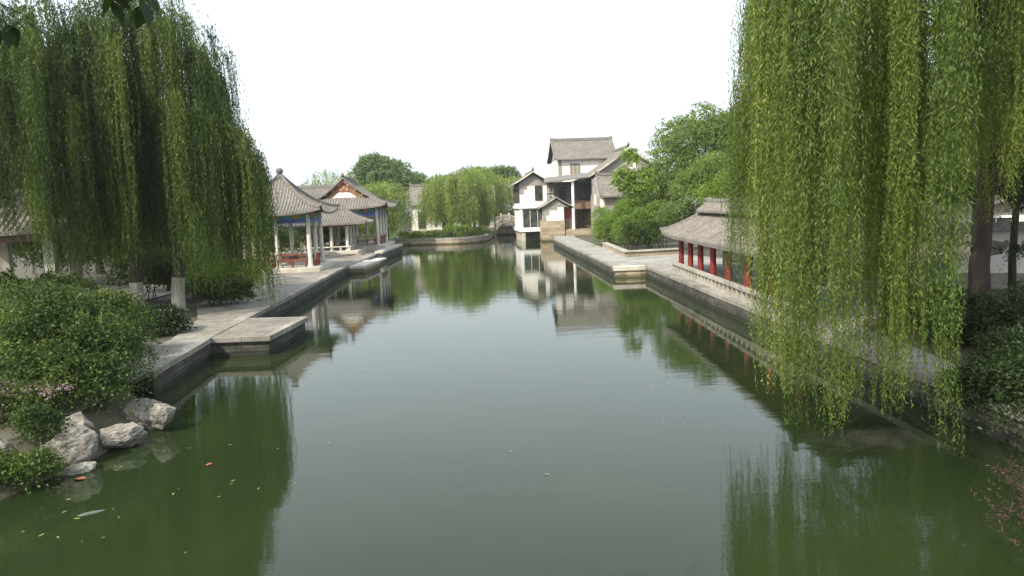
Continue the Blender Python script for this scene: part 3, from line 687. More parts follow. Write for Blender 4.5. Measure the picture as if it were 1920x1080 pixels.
# porch with tall white column
PO = hthing('porch_building', 'tall open porch with one slim white column and dark recess behind', 7.6, 90.6)
brick_part(PO, 'stone_base', 'tan', (.2, 3.9, -.6, 5, -.2, 1.4), (-.55, .199, -.6, .6, .2, 1.2))
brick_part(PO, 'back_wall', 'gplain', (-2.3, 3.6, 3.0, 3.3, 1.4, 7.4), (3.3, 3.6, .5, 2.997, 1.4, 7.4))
MB().box(-2.6, 3.5, 2.7, 2.98, 4.3, 4.6).build('floor_edge', M['brown'], PO)
brick_part(PO, 'balcony_panel', 'brown', (.3, 3.2, 1.3, 1.42, 3.9, 4.9)); brick_part(PO, 'balcony_floor', 'dwood', (.3, 3.25, 1.42, 2.7, 3.9, 4.0))
column(PO, .42, -.2, 1.2, 7.35, .19, 'white')
column(PO, 3.35, .1, 1.4, 5.3, .2, 'white'); MB().box(3.05, 3.65, -.15, .4, 5.3, 5.6).build('capital', M['white'], PO)
window(PO, -.9, 0, 5.1, 6.7, 2.98, 2, 2, 'dwood'); window(PO, .6, 3.2, 5.0, 7.0, 2.98, 5, 2, 'dwood'); window(PO, .6, 1.8, 1.5, 3.8, 2.9, 2, 3, 'brown'); window(PO, 1.9, 3.1, 1.5, 3.8, 2.9, 2, 3, 'redwood')
MB().add([(-3.2, -.8, 7.22), (2.4, -.8, 7.72), (2.9, 4.5, 8.4), (-2.6, 4.5, 7.9), (-3.2, -.8, 7.36), (2.4, -.8, 7.86), (2.9, 4.5, 8.54), (-2.6, 4.5, 8.04)],
         [(0, 3, 2, 1), (4, 5, 6, 7), (0, 1, 5, 4), (1, 2, 6, 5), (2, 3, 7, 6), (3, 0, 4, 7)]).build('awning_roof', M['ridge'], PO)

# tower
TW = hthing('tower_house', 'tallest white plastered house with broad grey tile roof', 10.7, 99.5)
brick_part(TW, 'wall', 'plaster', (-3.75, 4.1, 0, 7, 1, 10.6)); brick_part(TW, 'corner', 'gbrick', (-3.79, -3.3, -.04, -.003, 5, 10.6), (-3.8, -3.753, -.04, 7, 5, 8))
g = MB(); gable_wall(g, 0, 7, 3.5, 10.603, 10.75, 10.75, 13.3, -3.75); gable_wall(g, 0, 7, 3.5, 10.603, 10.75, 10.75, 13.3, 3.85); g.parts('gable', M['gbrick'], TW)
gable_roof(TW, -4.3, 4.5, -.6, 7.6, 3.5, 10.6, 10.6, 13.35, flick=.12, ridge_h=.35, pitch=.25)
window(TW, -2.15, -.85, 8.35, 10.0, 0, 2, 1, 'brown', .09, gl='curtain')
brick_part(TW, 'eave_board', 'redwood', (-4.1, 4.3, -.35, -.3, 10.45, 10.55))

# right big gable
RG = hthing('gabled_house', 'large grey brick house with long sloping gable right of the tower', 15.3, 92.5)
GP = [(-6.6, 7.3), (-5, 7.95), (-3.3, 8.9), (-1.6, 10.0), (0, 11.3), (1.4, 10.3), (2.9, 9.3)]
MB().prismy([(-4.2, 1)]+[(-4.2, 8.2), (-3.3, 8.75), (-1.6, 9.85), (0, 11.1), (1.4, 10.1), (2.6, 9.3), (2.6, 1)], 0, .3).build('wall', M['gbrick'], RG)
brick_part(RG, 'body', 'gbrick', (-4.1, 2.5, .303, 8, 1, 8.1)); MB().box(.1, 1.0, -.05, -.003, 8.7, 9.7).build('plaster_panel', M['plaster'], RG)
MB().box(-4.7, -4.203, -.02, .3, 4.2, 7.6).box(-4.75, -4.1, -.06, -.021, 7.0, 7.4).build('white_corbel', M['white'], RG)
rp = MB(); ru = MB()
def slope(mb, P, y0, y1, pitch=.28, amp=.10):
    # tile ribs run down the slope; P is the profile in xz
    V = []; k = int((y1-y0)/pitch); cols = [(y0+(y1-y0)*(i+f)/k, h) for i in range(k) for f, h in ((0, 0), (.3, .25), (.5, 1), (.7, .25))]+[(y1, 0)]
    for y, h in cols:
        for x, z in P: V.append((x, y, z+h*amp))
    m_ = len(P); mb.add(V, [(i*m_+j, (i+1)*m_+j, (i+1)*m_+j+1, i*m_+j+1) for i in range(len(cols)-1) for j in range(m_-1)])
slope(rp, GP, -.5, 8.5); ro = rp.build('roof', M['tile'], RG)
MB().add([(x, y, z-.13) for y in (-.5, 8.5) for x, z in GP], [(j, j+1, j+1+7, j+7) for j in range(6)]).build('soffit', M['dwood'], ro)
MB().sweep([(x, -.45, z-.1) for x, z in GP[:5]], .22, .24).sweep([(x, -.45, z-.1) for x, z in GP[4:]], .22, .24).parts('verge', M['stone'], ro)
MB().sweep([(0, -.6, 11.7), (0, -.1, 11.4), (0, 8.5, 11.35)], .28, .3).build('ridge', M['ridge'], ro)
# low side house
LS = hthing('side_house', 'small grey house with ribbed tile slope partly behind the young tree', 13.6, 84.5)
brick_part(LS, 'wall', 'gbrick', (-3.2, 5, 0, 4.6, .7, 5.3))
g = MB(); gable_wall(g, 0, 4.6, 2.2, 5.303, 5.45, 5.45, 7.75, -3.2); g.build('gable', M['gbrick'], LS)
MB().box(-3.26, -3.203, 1.2, 2.0, 4.3, 5.6).box(-3.0, -2.5, -.06, -.003, 4.0, 5.0).parts('plaster_panel', M['plaster'], LS)
gable_roof(LS, -3.0, 5.3, -.7, 5.3, 2.2, 5.3, 5.3, 7.8, flick=.3, amp=.08)

# right: white garden wall and low house beyond
GW = thing('garden_wall', 'white garden wall with grey tile coping behind the right willow', 'wall', (16.2, 30.5, 0), R(-26))
MB().box(0, 14, 0, .3, 1.3, 3.0).build('plaster', M['plaster'], GW); MB().box(0, 14, -.03, .33, .6, 1.297).build('base', M['gbrick'], GW)
MB().prismx([(-.3, 3.003), (.6, 3.003), (.15, 3.35)], -.1, 14.1).build('coping', M['tile'], GW)
RH = thing('side_house', 'low pale house with tile roof beyond the garden wall at far right', 'house', (27, 37, 0), R(-20))
MB().box(-4, 6, 0, 5, .6, 4.0).build('wall', M['plaster'], RH); gable_roof(RH, -4.4, 6.4, -.6, 5.6, 2.5, 4.0, 4.0, 6.0)
window(RH, -2.5, -1, 1.6, 3.2, 0); window(RH, 1, 2.5, 1.6, 3.2, 0)

# ------------------------------------------------------------------ trees and plants
def limb_path(a, b_, up=.3, wob=.08, k=7):
    a = Vector(a); b_ = Vector(b_); L = (b_-a).length; P = []
    for i in range(k+1):
        f = i/k; p = a.lerp(b_, f); p.z += up*L*math.sin(math.pi*f)*.5
        if 0 < i < k: p += Vector((random.gauss(0, 1), random.gauss(0, 1), random.gauss(0, .5)))*wob*L*.25
        P.append(p)
    return P
def build_crown(name, strands, mat, parent, spacing, L, W, crnd, spread=.5, wind=(0, 0)):
    """strands: array rows (x,y,ztop,length,ox,oy,arc,clump_rnd)"""
    Ps = []; Ds = []; Ls = []; Ws = []; Rn = []; tw = []
    for st in strands:
        x, y, z, ln, ox, oy, arc, cr = st
        n = max(4, int(ln/spacing)); tt = np.linspace(0, ln, n)+RNG.uniform(-.3, .3, n)*spacing
        e = 1-np.exp(-tt/(.35+arc*.6)); ph = RNG.uniform(0, 6.28, 2); am = .035*np.minimum(tt, 2.5)
        px = x+ox*arc*e+am*np.sin(tt*1.1+ph[0])+wind[0]*tt*.03; py = y+oy*arc*e+am*np.sin(tt*.9+ph[1])+wind[1]*tt*.03
        pz = z+arc*.35*np.sin(np.minimum(tt/(arc+.3), 1)*math.pi)*.8-np.maximum(0, tt-arc*.5)
        P = np.stack([px, py, pz], 1)
        D = RNG.normal(size=(n, 3))*spread; D[:, 2] = -np.abs(RNG.normal(.85, .25, n))
        Ps.append(P); Ds.append(unit(D)); sc = RNG.uniform(.7, 1.25, n)*(1-.35*(tt/ln)**3)
        Ls.append(L*sc); Ws.append(W*sc); Rn.append(np.clip(cr*.72+RNG.uniform(0, .28, n), 0, 1))
    V, F = leaf_quads(np.concatenate(Ps), np.concatenate(Ds), np.concatenate(Ls), np.concatenate(Ws))
    return npmesh(name, V, F, mat, parent, np.concatenate(Rn))
def willow(label, base, R_, ztop, zlow, clumps, per, mat, spacing, L, W, trunk_r=.3, extra=(), fork=3, pw=2.0, limed=0, group=None, zshoulder=.55, lean=(0, 0), barkmat='bark', minlen=1.2, sig=.28, centre=None, keep=None, seed=1, lmax=4.5, lift=None, arcm=.9):
    global RNG; RNG = np.random.default_rng(seed); random.seed(seed)
    bx, by = base; cx, cy = centre if centre else (bx+lean[0], by+lean[1]); z0 = .64
    t = thing('willow_tree', label, 'willow tree', (bx, by, z0), 0, group)
    S = []; tips = []
    for i in range(clumps):
        th = 2.399963*i+random.uniform(-.3, .3); rr = R_*math.sqrt((i+.5)/clumps)*random.uniform(.9, 1.05)
        x = cx+rr*math.cos(th); y = cy+rr*math.sin(th); f = rr/R_
        zt = z0+(ztop-z0)*(zshoulder+(1-zshoulder)*math.sqrt(max(0, 1-f**pw)))*random.uniform(.93, 1.03)
        tips.append((x, y, zt, f, None))
        if random.random() < .6: tips.append((x+random.uniform(-.6, .6), y+random.uniform(-.6, .6), z0+(zt-z0)*random.uniform(.62, .8), f, None))
        if random.random() < .45: tips.append((x+random.uniform(-.6, .6), y+random.uniform(-.6, .6), z0+(zt-z0)*random.uniform(.42, .58), f, None))
    for e in extra: tips.append((e[0], e[1], e[2], .9, e[3]))
    for (x, y, zt, f, zb) in tips:
        if keep and not keep(x, y): continue
        cl = random.uniform(.35, 1.1); cr = random.random(); o = Vector((x-cx, y-cy, 0)); o = o.normalized() if o.length > .3 else Vector((1, 0, 0))
        for k in range(per):
            a = random.gauss(0, .4); ca, sa = math.cos(a), math.sin(a); ox, oy = o.x*ca-o.y*sa, o.x*sa+o.y*ca
            low = zb if zb is not None else random.uniform(zlow, zlow+1.6)+(lift(x, y) if lift else 0)
            zs = zt+random.gauss(0, .25); ln = zs-low-abs(random.gauss(0, .5))
            if random.random() < .35: ln *= random.uniform(.4, .9)
            if zb is None: ln = min(ln, lmax*cl*random.uniform(.8, 1.1))
            arc = random.uniform(.08, arcm)
            S.append((x-bx+random.gauss(0, sig), y-by+random.gauss(0, sig), zs-z0, max(minlen, ln)+arc*.5, ox, oy, arc, cr))
    build_crown('crown', S, mat, t, spacing, L, W, None)
    tk = MB(); fz = (ztop-z0)*.32; kink = (random.uniform(-.15, .15), random.uniform(-.15, .15))
    pts = [(0, 0, -.2), (0, 0, .15), (kink[0], kink[1], fz*.5), (lean[0]*.3, lean[1]*.3, fz)]
    tk.tube(pts, [trunk_r*1.45, trunk_r*1.15, trunk_r, trunk_r*.85], 12)
    hubs = []
    for k in range(fork):
        a = 2*math.pi*k/fork+random.uniform(-.4, .4)
        tgt = (cx-bx+R_*.38*math.cos(a), cy-by+R_*.38*math.sin(a), (ztop-z0)*random.uniform(.68, .8))
        P = limb_path(pts[-1], tgt, .15); tk.tube(P, list(np.linspace(trunk_r*.62, trunk_r*.28, len(P))), 8); hubs += [(P[-1], trunk_r*.28), (P[4], trunk_r*.4)]
    for i, (x, y, zt, f, zb) in enumerate(tips):
        if (i % 2 and not (f > .85)) or (keep and not keep(x, y)): continue
        q = Vector((x-bx, y-by, zt-z0)); h, r0 = min(hubs, key=lambda h_: (h_[0]-q).length)
        P = limb_path(h, q, .12); tk.tube(P, list(np.linspace(min(r0*.6, .09), .012, len(P))), 5)
    o = tk.build('trunk', M['bark'], t)
    if barkmat == 'limed': MB().tube([(0, 0, -.2), (0, 0, .12), (kink[0]*.35, kink[1]*.35, fz*.22), (kink[0]*.75, kink[1]*.75, fz*.36)], [trunk_r*1.55, trunk_r*1.25, trunk_r*1.14, trunk_r*1.09], 14).build('whitewash', M['limed'], o)
    return t

# right foreground willow
exR = []
random.seed(5)
for k in range(24):      # outer curtain over the water (left side of the crown)
    f = k/23; x = 4.9+f*3.05+random.uniform(-.2, .2); y = 13.6-1.4*math.sin(f*3)+random.uniform(-1.2, 1.6)
    exR.append((x*y/13.6 if f < .5 else x, y, 9.3+random.uniform(-.8, 1.2), .75+1.0*random.random()-.2*math.sin(f*3)))
for x, y, zt, zb in ((5.3, 14.6, 9.0, 1.6), (5.5, 15.2, 9.7, 1.1), (5.7, 14.2, 10.4, 1.0), (6.2, 13.2, 9.9, .9), (6.3, 18.0, 10.5, 3.2), (6.6, 19.0, 10.2, 3.4), (6.8, 17, 9, 2.7), (5.75, 13.6, 9.8, 1.5), (6.6,12.9,9.4,.9), (7.0,12.8,9.2,.8), (7.4,13,9,.9)):
    exR.append((x, y, zt, zb))
for k in range(30):      # shaded right side of the crown
    y = random.uniform(13.6, 18.5); exR.append((y*random.uniform(.61, .76), y, random.uniform(8.2, 11.5), random.choice((5.0, 5.6, 6.3, 7.2, 3.9))))
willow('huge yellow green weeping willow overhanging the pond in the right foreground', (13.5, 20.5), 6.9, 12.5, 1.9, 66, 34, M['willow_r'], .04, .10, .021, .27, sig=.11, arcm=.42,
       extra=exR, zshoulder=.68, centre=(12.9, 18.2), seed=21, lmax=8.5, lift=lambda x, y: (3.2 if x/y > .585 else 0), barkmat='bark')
# left willows
exL = []
random.seed(9)
for x, y, zt, zb in ((-10.6, 30.2, 7.2, 1.0), (-10.62, 30.0, 6.6, .9), (-10.9, 29.8, 7.4, 1.5), (-11.9, 30.6, 7.4, 2.0), (-13.0, 30.2, 8.0, 1.9), (-12.5, 30.9, 7.2, 2.0), (-13.9, 30, 9.0, 1.9), (-10.75, 30.6, 7.0, 1.6), (-11.0, 30.5, 7.9, 2.2), (-11.4, 30.3, 8.1, 2.0), (-11.8, 30, 8.3, 1.7), (-12.2, 29.6, 8.6, 1.5), (-12.6, 29.2, 9.0, 1.6), (-13.2, 29, 9.0, 1.6), (-12.4, 30.5, 11.3, 3),
                     (-12.8, 30.8, 11.6, 4), (-13.4, 31, 11.7, 5), (-12.2, 31, 10.2, 4), (-14.3, 31, 13.2, 7), (-14.6, 30.6, 13.7, 7), (-15.3, 30.6, 14.2, 8), (-12.0, 30.4, 9.2, 2.4), (-11.5, 31.3, 8.2, 2.2), (-13.8, 29.6, 8.5, 1.7)):
    exL.append((x+.22, y, zt, zb))
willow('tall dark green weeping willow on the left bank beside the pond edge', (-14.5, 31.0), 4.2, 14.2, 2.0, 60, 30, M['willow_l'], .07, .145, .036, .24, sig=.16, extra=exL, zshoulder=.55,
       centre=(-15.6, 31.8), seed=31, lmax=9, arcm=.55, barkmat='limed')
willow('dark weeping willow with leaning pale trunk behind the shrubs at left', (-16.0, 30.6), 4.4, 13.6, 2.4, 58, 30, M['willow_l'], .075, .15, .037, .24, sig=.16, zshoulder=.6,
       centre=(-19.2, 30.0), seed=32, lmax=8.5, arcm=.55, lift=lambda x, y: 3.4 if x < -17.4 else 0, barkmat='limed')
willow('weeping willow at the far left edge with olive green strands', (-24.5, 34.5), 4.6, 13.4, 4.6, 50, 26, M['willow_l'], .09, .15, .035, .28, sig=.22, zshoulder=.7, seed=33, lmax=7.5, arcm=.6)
# far willows
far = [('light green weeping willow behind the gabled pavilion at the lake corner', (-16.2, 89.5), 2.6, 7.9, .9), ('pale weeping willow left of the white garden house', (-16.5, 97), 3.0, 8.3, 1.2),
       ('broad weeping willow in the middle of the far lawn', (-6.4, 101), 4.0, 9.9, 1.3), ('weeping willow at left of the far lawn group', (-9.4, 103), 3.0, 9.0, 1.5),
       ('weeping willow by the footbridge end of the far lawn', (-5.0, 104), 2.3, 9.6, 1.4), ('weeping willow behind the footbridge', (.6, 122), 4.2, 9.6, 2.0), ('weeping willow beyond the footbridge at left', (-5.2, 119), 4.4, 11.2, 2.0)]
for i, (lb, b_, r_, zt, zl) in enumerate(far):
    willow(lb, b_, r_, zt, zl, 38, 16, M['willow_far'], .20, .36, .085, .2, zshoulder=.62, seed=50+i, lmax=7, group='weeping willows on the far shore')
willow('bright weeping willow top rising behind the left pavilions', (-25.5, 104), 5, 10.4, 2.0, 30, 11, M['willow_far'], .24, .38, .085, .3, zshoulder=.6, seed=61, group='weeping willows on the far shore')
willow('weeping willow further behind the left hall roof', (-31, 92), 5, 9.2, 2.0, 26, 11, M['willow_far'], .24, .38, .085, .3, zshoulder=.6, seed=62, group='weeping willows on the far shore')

def sprays(center_list, n, bl, per, L, W, up=.35, droop=.5, clumps=None):
    """center_list of ellipsoids (x,y,z,rx,ry,rz,weight) -> leaf arrays"""
    Ps = []; Ds = []; Rn = []; Ls = []
    wts = np.array([c_[3]*c_[4]+c_[4]*c_[5]+c_[3]*c_[5] for c_ in center_list]); cnt = (n*wts/wts.sum()).astype(int)+1
    for (x, y, z, rx_, ry_, rz_), k in zip(center_list, cnt):
        d = unit(RNG.normal(size=(k, 3))); d[:, 2] = np.where(d[:, 2] < -.35, -d[:, 2], d[:, 2]); d = unit(d)
        rad = RNG.uniform(.55, 1.0, k)**.6
        # lumpy surface
        lump = 1+.16*np.sin(d[:, 0]*5+x)*np.sin(d[:, 1]*6+y)*1.5+.10*np.sin(d[:, 2]*9+d[:, 0]*7+z)
        p0 = np.array([x, y, z])+d*np.array([rx_, ry_, rz_])*(rad*lump)[:, None]
        dr = unit(d+RNG.normal(size=(k, 3))*.45+np.array([0, 0, up])); cr = np.clip(.5+.35*np.sin(p0[:, 0]*1.7/max(rx_, 1)*2)*np.sin(p0[:, 2]*2.1/max(rz_, 1)*2+p0[:, 1])+RNG.normal(0, .2, k), 0, 1)
        for j in range(per):
            f = (j+RNG.uniform(0, 1, k))/per; l_ = bl*RNG.uniform(.7, 1.2, k)
            P = p0+dr*(f*l_)[:, None]; P[:, 2] -= droop*l_*f*f
            S = unit(np.cross(dr, RNG.normal(size=(k, 3)))); D = unit(dr*.6+S*.9+np.array([0, 0, -.15])+RNG.normal(size=(k, 3))*.2)
            Ps.append(P); Ds.append(D); Rn.append(np.clip(cr*.65+RNG.uniform(0, .35, k), 0, 1)); Ls.append(RNG.uniform(.65, 1.2, k))
    P = np.concatenate(Ps); s_ = np.concatenate(Ls)
    V, F = leaf_quads(P, np.concatenate(Ds), L*s_, W*s_)
    return V, F, np.concatenate(Rn)
def stems_to(mb, base, lobes, r0, k=2, n=6):
    for (x, y, z, rx_, ry_, rz_) in lobes:
        for q in range(k):
            tgt = (x+random.uniform(-.5, .5)*rx_, y+random.uniform(-.5, .5)*ry_, z+random.uniform(0, .6)*rz_)
            P = limb_path(base, tgt, .1); mb.tube(P, list(np.linspace(r0, r0*.15, len(P))), n)
def broadleaf(name, label, cat, base, lobes, n, bl, per, L, W, mat, trunk_r, trunk_h, seed=1, group=None, up=.35, droop=.5, z0=.64, stems=None, zbase=None, barkmat='bark', foliage='crown', sub=7):
    global RNG; RNG = np.random.default_rng(seed); random.seed(seed)
    bx, by = base; z0 = z0 if zbase is None else zbase
    t = thing(name, label, cat, (bx, by, z0), 0, group)
    loc = [(x-bx, y-by, z-z0, a, b_, c_) for x, y, z, a, b_, c_ in lobes]; full = []
    for (x, y, z, a, b_, c_) in loc:
        full.append((x, y, z, a*.72, b_*.72, c_*.72))
        for q in range(sub):
            th = q*2.4+random.uniform(-.5, .5); ph = random.uniform(-.5, 1.25); u_ = random.uniform(.3, .55)
            full.append((x+a*.72*math.cos(th)*math.cos(ph), y+b_*.72*math.sin(th)*math.cos(ph), z+c_*.72*math.sin(ph), a*u_, b_*u_, c_*u_*.85))
    V, F, rn = sprays(full, n, bl, per, L, W, up, droop); npmesh(foliage, V, F, mat, t, rn)
    tk = MB()
    if trunk_h:
        tk.tube([(0, 0, -.15), (0, 0, .1), (random.uniform(-.1, .1), random.uniform(-.1, .1), trunk_h*.5), (0, 0, trunk_h)], [trunk_r*1.35, trunk_r*1.1, trunk_r, trunk_r*.85], 10)
        stems_to(tk, (0, 0, trunk_h*.97), loc, trunk_r*.5); tk.build('trunk', M[barkmat], t)
    else:
        for (x, y, z, a, b_, c_) in loc:
            for q in range(4):
                g_ = (x+random.uniform(-.4, .4)*a, y+random.uniform(-.4, .4)*b_, -.1); P = limb_path(g_, (x+random.uniform(-.6, .6)*a, y+random.uniform(-.6, .6)*b_, z+c_*.5), .05); tk.tube(P, list(np.linspace(trunk_r, trunk_r*.2, len(P))), 5)
        tk.build('stems', M[barkmat], t)
    return t

# dark round tree behind the far left willows
broadleaf('broadleaf_tree', 'large dark green round crowned tree behind the far shore', 'tree', (-21.8, 130), [(-21.8, 130, 10.5, 4.6, 4.5, 3.4), (-25.5, 130, 9, 3.2, 3.5, 2.8), (-18, 130, 8.6, 3.5, 3.5, 2.8), (-22, 129, 7.5, 5, 4, 3)], 6000, 1.3, 4, .5, .26, M['broad_far'], .4, 5, 71)
broadleaf('broadleaf_tree', 'round tree behind the far willows left of the footbridge', 'tree', (-2.2, 132), [(-2.2, 132, 8.6, 3.6, 3.5, 2.8), (-6.5, 132, 8.4, 3.5, 3, 2.6)], 3500, 1.2, 4, .5, .25, M['broad_far'], .35, 4, 72)
broadleaf('broadleaf_tree', 'leafy tree low behind the white garden house', 'tree', (-12.5, 124), [(-12.5, 124, 6.6, 3.5, 3, 2.8), (-9, 125, 7.2, 3, 3, 2.6)], 3200, 1.2, 4, .48, .25, M['broad_far'], .35, 3, 73)
broadleaf('broadleaf_tree', 'green tree behind the low roofed corridor', 'tree', (-22.5, 86.5), [(-22.5, 86.5, 3.9, 3.0, 2.5, 2.0), (-27, 88, 4.5, 3.6, 3, 2.6)], 3200, 1.0, 4, .4, .2, M['bright'], .3, 2, 74)
# far hedge behind everything
random.seed(3)
k = 0
for (x, y, h, lb) in ((-46, 112, 8.5, 'distant tree low above the left hall roof, hidden mostly by the willow'), (-38, 118, 7.6, 'distant tree between the left pavilion roof and the willow'), (-33, 128, 7, 'small distant tree left of the dark round crown'),
                      (6, 134, 7.5, 'distant tree peeping above the gabled wing of the white house'), (14, 130, 8.5, 'distant tree hidden behind the tower house'), (24, 124, 10, 'distant tree right of the big gabled house'), (34, 114, 11, 'distant tall tree behind the feathery tree on the right'),
                      (-55, 98, 9, 'distant tree seen through the strands of the left willow'), (-44, 84, 7, 'tree behind the grey hall with the tall ridge'), (-36, 72, 8, 'tree left of the grey hall, behind the willow strands'), (-32, 56, 8, 'tree behind the small grey pavilion'),
                      (-36, 44, 9, 'tree at the left frame edge beyond the bushes'), (-31, 38, 8, 'nearest background tree at the left frame edge')):
    broadleaf('broadleaf_tree', lb, 'tree', (x, y),
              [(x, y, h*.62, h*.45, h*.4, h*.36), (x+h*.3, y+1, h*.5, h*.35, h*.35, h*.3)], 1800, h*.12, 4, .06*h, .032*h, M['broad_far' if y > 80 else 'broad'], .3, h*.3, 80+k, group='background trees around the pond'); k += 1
broadleaf('shrub', 'green bush behind the channel wall seen through the bridge arch', 'shrub', (-.6, 121), [(-.6, 121, 2, 3, 1.2, 1.8)], 900, .5, 4, .3, .14, M['broad_far'], .04, 0, 99, foliage='foliage')
# right bank tree masses
broadleaf('broadleaf_tree', 'tall feathery green tree beside the white house group on the right', 'tree', (18.5, 70), [(17.6, 70, 10.4, 2.6, 2.5, 2.7), (15.6, 69.5, 8.0, 2.6, 2.5, 2.6), (19.8, 70, 10.6, 2.4, 2.5, 2.8), (17.2, 68, 5.8, 3.4, 2.5, 2.8), (20.8, 69, 7.6, 3.2, 2.5, 3), (22.6, 70, 10.6, 2.4, 2.5, 3), (24.5, 70, 8.4, 2.6, 2.5, 3.2)], 10000, .9, 4, .30, .11, M['fresh'], .3, 4, 101, up=.2, droop=.7)
broadleaf('broadleaf_tree', 'dense green tree above the gallery roof', 'tree', (19, 52), [(15.9, 53, 5.8, 2.4, 2.2, 2.4), (18.6, 52, 7.4, 2.6, 2.4, 2.8), (14.6, 55, 4.6, 2.2, 2, 2.2), (21.5, 51, 7.5, 2.8, 2.4, 3)], 9000, .7, 4, .20, .085, M['fresh'], .28, 3, 102, up=.2, droop=.7)
broadleaf('broadleaf_tree', 'yellow green tree low behind the gallery ridge', 'tree', (15.6, 47), [(14.4, 47.5, 4.9, 1.7, 1.5, 1.6), (16.4, 46.5, 5.6, 1.8, 1.6, 1.8), (18.5, 45.5, 6.0, 2.0, 1.6, 2.2)], 5000, .5, 4, .16, .07, M['bright'], .18, 2.4, 103)
broadleaf('young_tree', 'slender young tree with bright yellow green crown in front of the white houses', 'tree', (11.2, 66), [(11.2, 66, 8.2, .75, .7, 1.1), (10.5, 66, 6.6, 1.0, .8, .9), (12.1, 66, 6.6, 1.1, .8, .9), (11.4, 66, 5.4, 1.2, .9, .8), (11.3, 66, 4.4, .8, .7, .6), (10.1, 66, 5.9, .6, .5, .5), (12.7, 66, 5.7, .6, .5, .5)], 950, .55, 4, .26, .15, M['bright'], .07, 3.0, 104)
broadleaf('bamboo_clump', 'feathery bright green bamboo clump at the bend of the right walkway', 'bamboo', (9.6, 66), [(9.3, 67, 2.2, 1.3, 1.6, 1.7), (10.6, 65.5, 2.8, 1.5, 1.6, 1.8), (9.3, 69.5, 2.4, 1.2, 1.6, 1.6), (11.9, 66, 2.4, 1.4, 1.4, 1.7), (9.2, 67.5, 1.4, 1.1, 1.5, .9), (10.8, 65, 1.5, 1.3, 1.2, .9)], 6800, .6, 4, .26, .05, M['bamboo'], .03, 0, 105, up=.5, droop=1.0, foliage='foliage')
broadleaf('shrub', 'rounded dark green shrub inside the right stone kerb', 'shrub', (9.9, 56), [(9.7, 56, 1.8, 1.0, 1.2, 1.1), (10.9, 56, 1.9, 1.0, 1.2, 1.2)], 2600, .4, 4, .14, .07, M['shrub'], .03, 0, 106, foliage='foliage')
broadleaf('shrub', 'low spreading shrub at the right end of the stone kerb', 'shrub', (12.6, 57), [(12.3, 57.5, 2.2, 1.3, 1.2, 1.5), (14, 57, 2.6, 1.6, 1.2, 1.9)], 3000, .45, 4, .15, .07, M['broad'], .03, 0, 107, foliage='foliage')
broadleaf('shrub', 'tall grassy shrub between the bamboo and the round shrub', 'shrub', (10.2, 60.5), [(9.8, 61, 2.0, 1.0, 1.8, 1.4), (12, 61, 2.6, 1.5, 1.6, 2.0)], 3200, .5, 4, .2, .05, M['bamboo'], .03, 0, 108, up=.7, droop=.8, foliage='foliage')
broadleaf('shrub', 'dark shrub against the grey side house', 'shrub', (13.4, 74), [(13.2, 74, 3.4, 1.8, 1.5, 2.6), (15.6, 73, 4.2, 2.0, 1.5, 3.0)], 3600, .6, 4, .2, .1, M['broad'], .05, 0, 109, foliage='foliage')
# far lawn shrubs
for i, (x, y, h, lb) in enumerate(((-13.2, 97, .9, 'low green shrub before the white garden house'), (-9.6, 97.5, .9, 'low green shrub in the middle of the far lawn'), (-7.0, 96.5, 1.5, 'leafy green bush under the broad far willow'), (-4.7, 98.5, 1.2, 'dark bush at the footbridge end of the far lawn'))):
    broadleaf('shrub', lb, 'shrub', (x, y), [(x-.6, y, h*.6+.5, 1.2, .8, h*.6), (x+.8, y, h*.55+.5, 1.2, .8, h*.55)], 700, .4, 4, .24, .09, M['bright' if i % 2 == 0 else 'broad'], .03, 0, 120+i, group='shrubs on the far lawn', foliage='foliage')
# left: bushes beneath the willow and behind the pavilion D
for i, (x, y, h, mt, lb) in enumerate(((-14.6, 36.5, 1.9, 'bright', 'bright green bush under the willow strands beside the paving'), (-13.5, 33.0, 1.2, 'shrub', 'low bush between the paving and the pale willow trunks'), (-17.5, 36, 2.2, 'shrub', 'leafy bush behind the pale willow trunks'),
                                   (-23.5, 46, 4.2, 'bright', 'large bright bush behind the small grey pavilion'), (-29, 46, 4.5, 'broad', 'large bush behind the small pavilion at the frame edge'), (-18.6, 41, 2.4, 'broad', 'bush at the back of the left paving'),
                                   (-12.9, 25.2, 1.0, 'dark', 'low dark shrub beside the stone dock'), (-18.9, 27.5, 2.2, 'shrub', 'bush in front of the small grey pavilion'),
 (-20.3, 56.2, 3.4, 'broad', 'green bush seen between the columns of the nearest pavilion'), (-22.6, 62.5, 3.6, 'shrub', 'dark bush behind the nearest pavilion'), (-22.5, 73.2, 3.4, 'broad', 'bush behind the left end of the low corridor'), (-19.6, 74.6, 2.8, 'bright', 'bright bush behind the low corridor columns'))):
    broadleaf('shrub', lb, 'shrub', (x, y), [(x-.35*h, y, .64+h*.5, h*.7, h*.6, h*.55), (x+.45*h, y+.2, .64+h*.42, h*.65, h*.55, h*.5)], int(1500*max(1, h*.6)), .35+.05*h, 4, .12+.02*h, .065+.01*h, M[mt], .03, 0, 130+i, foliage='foliage')
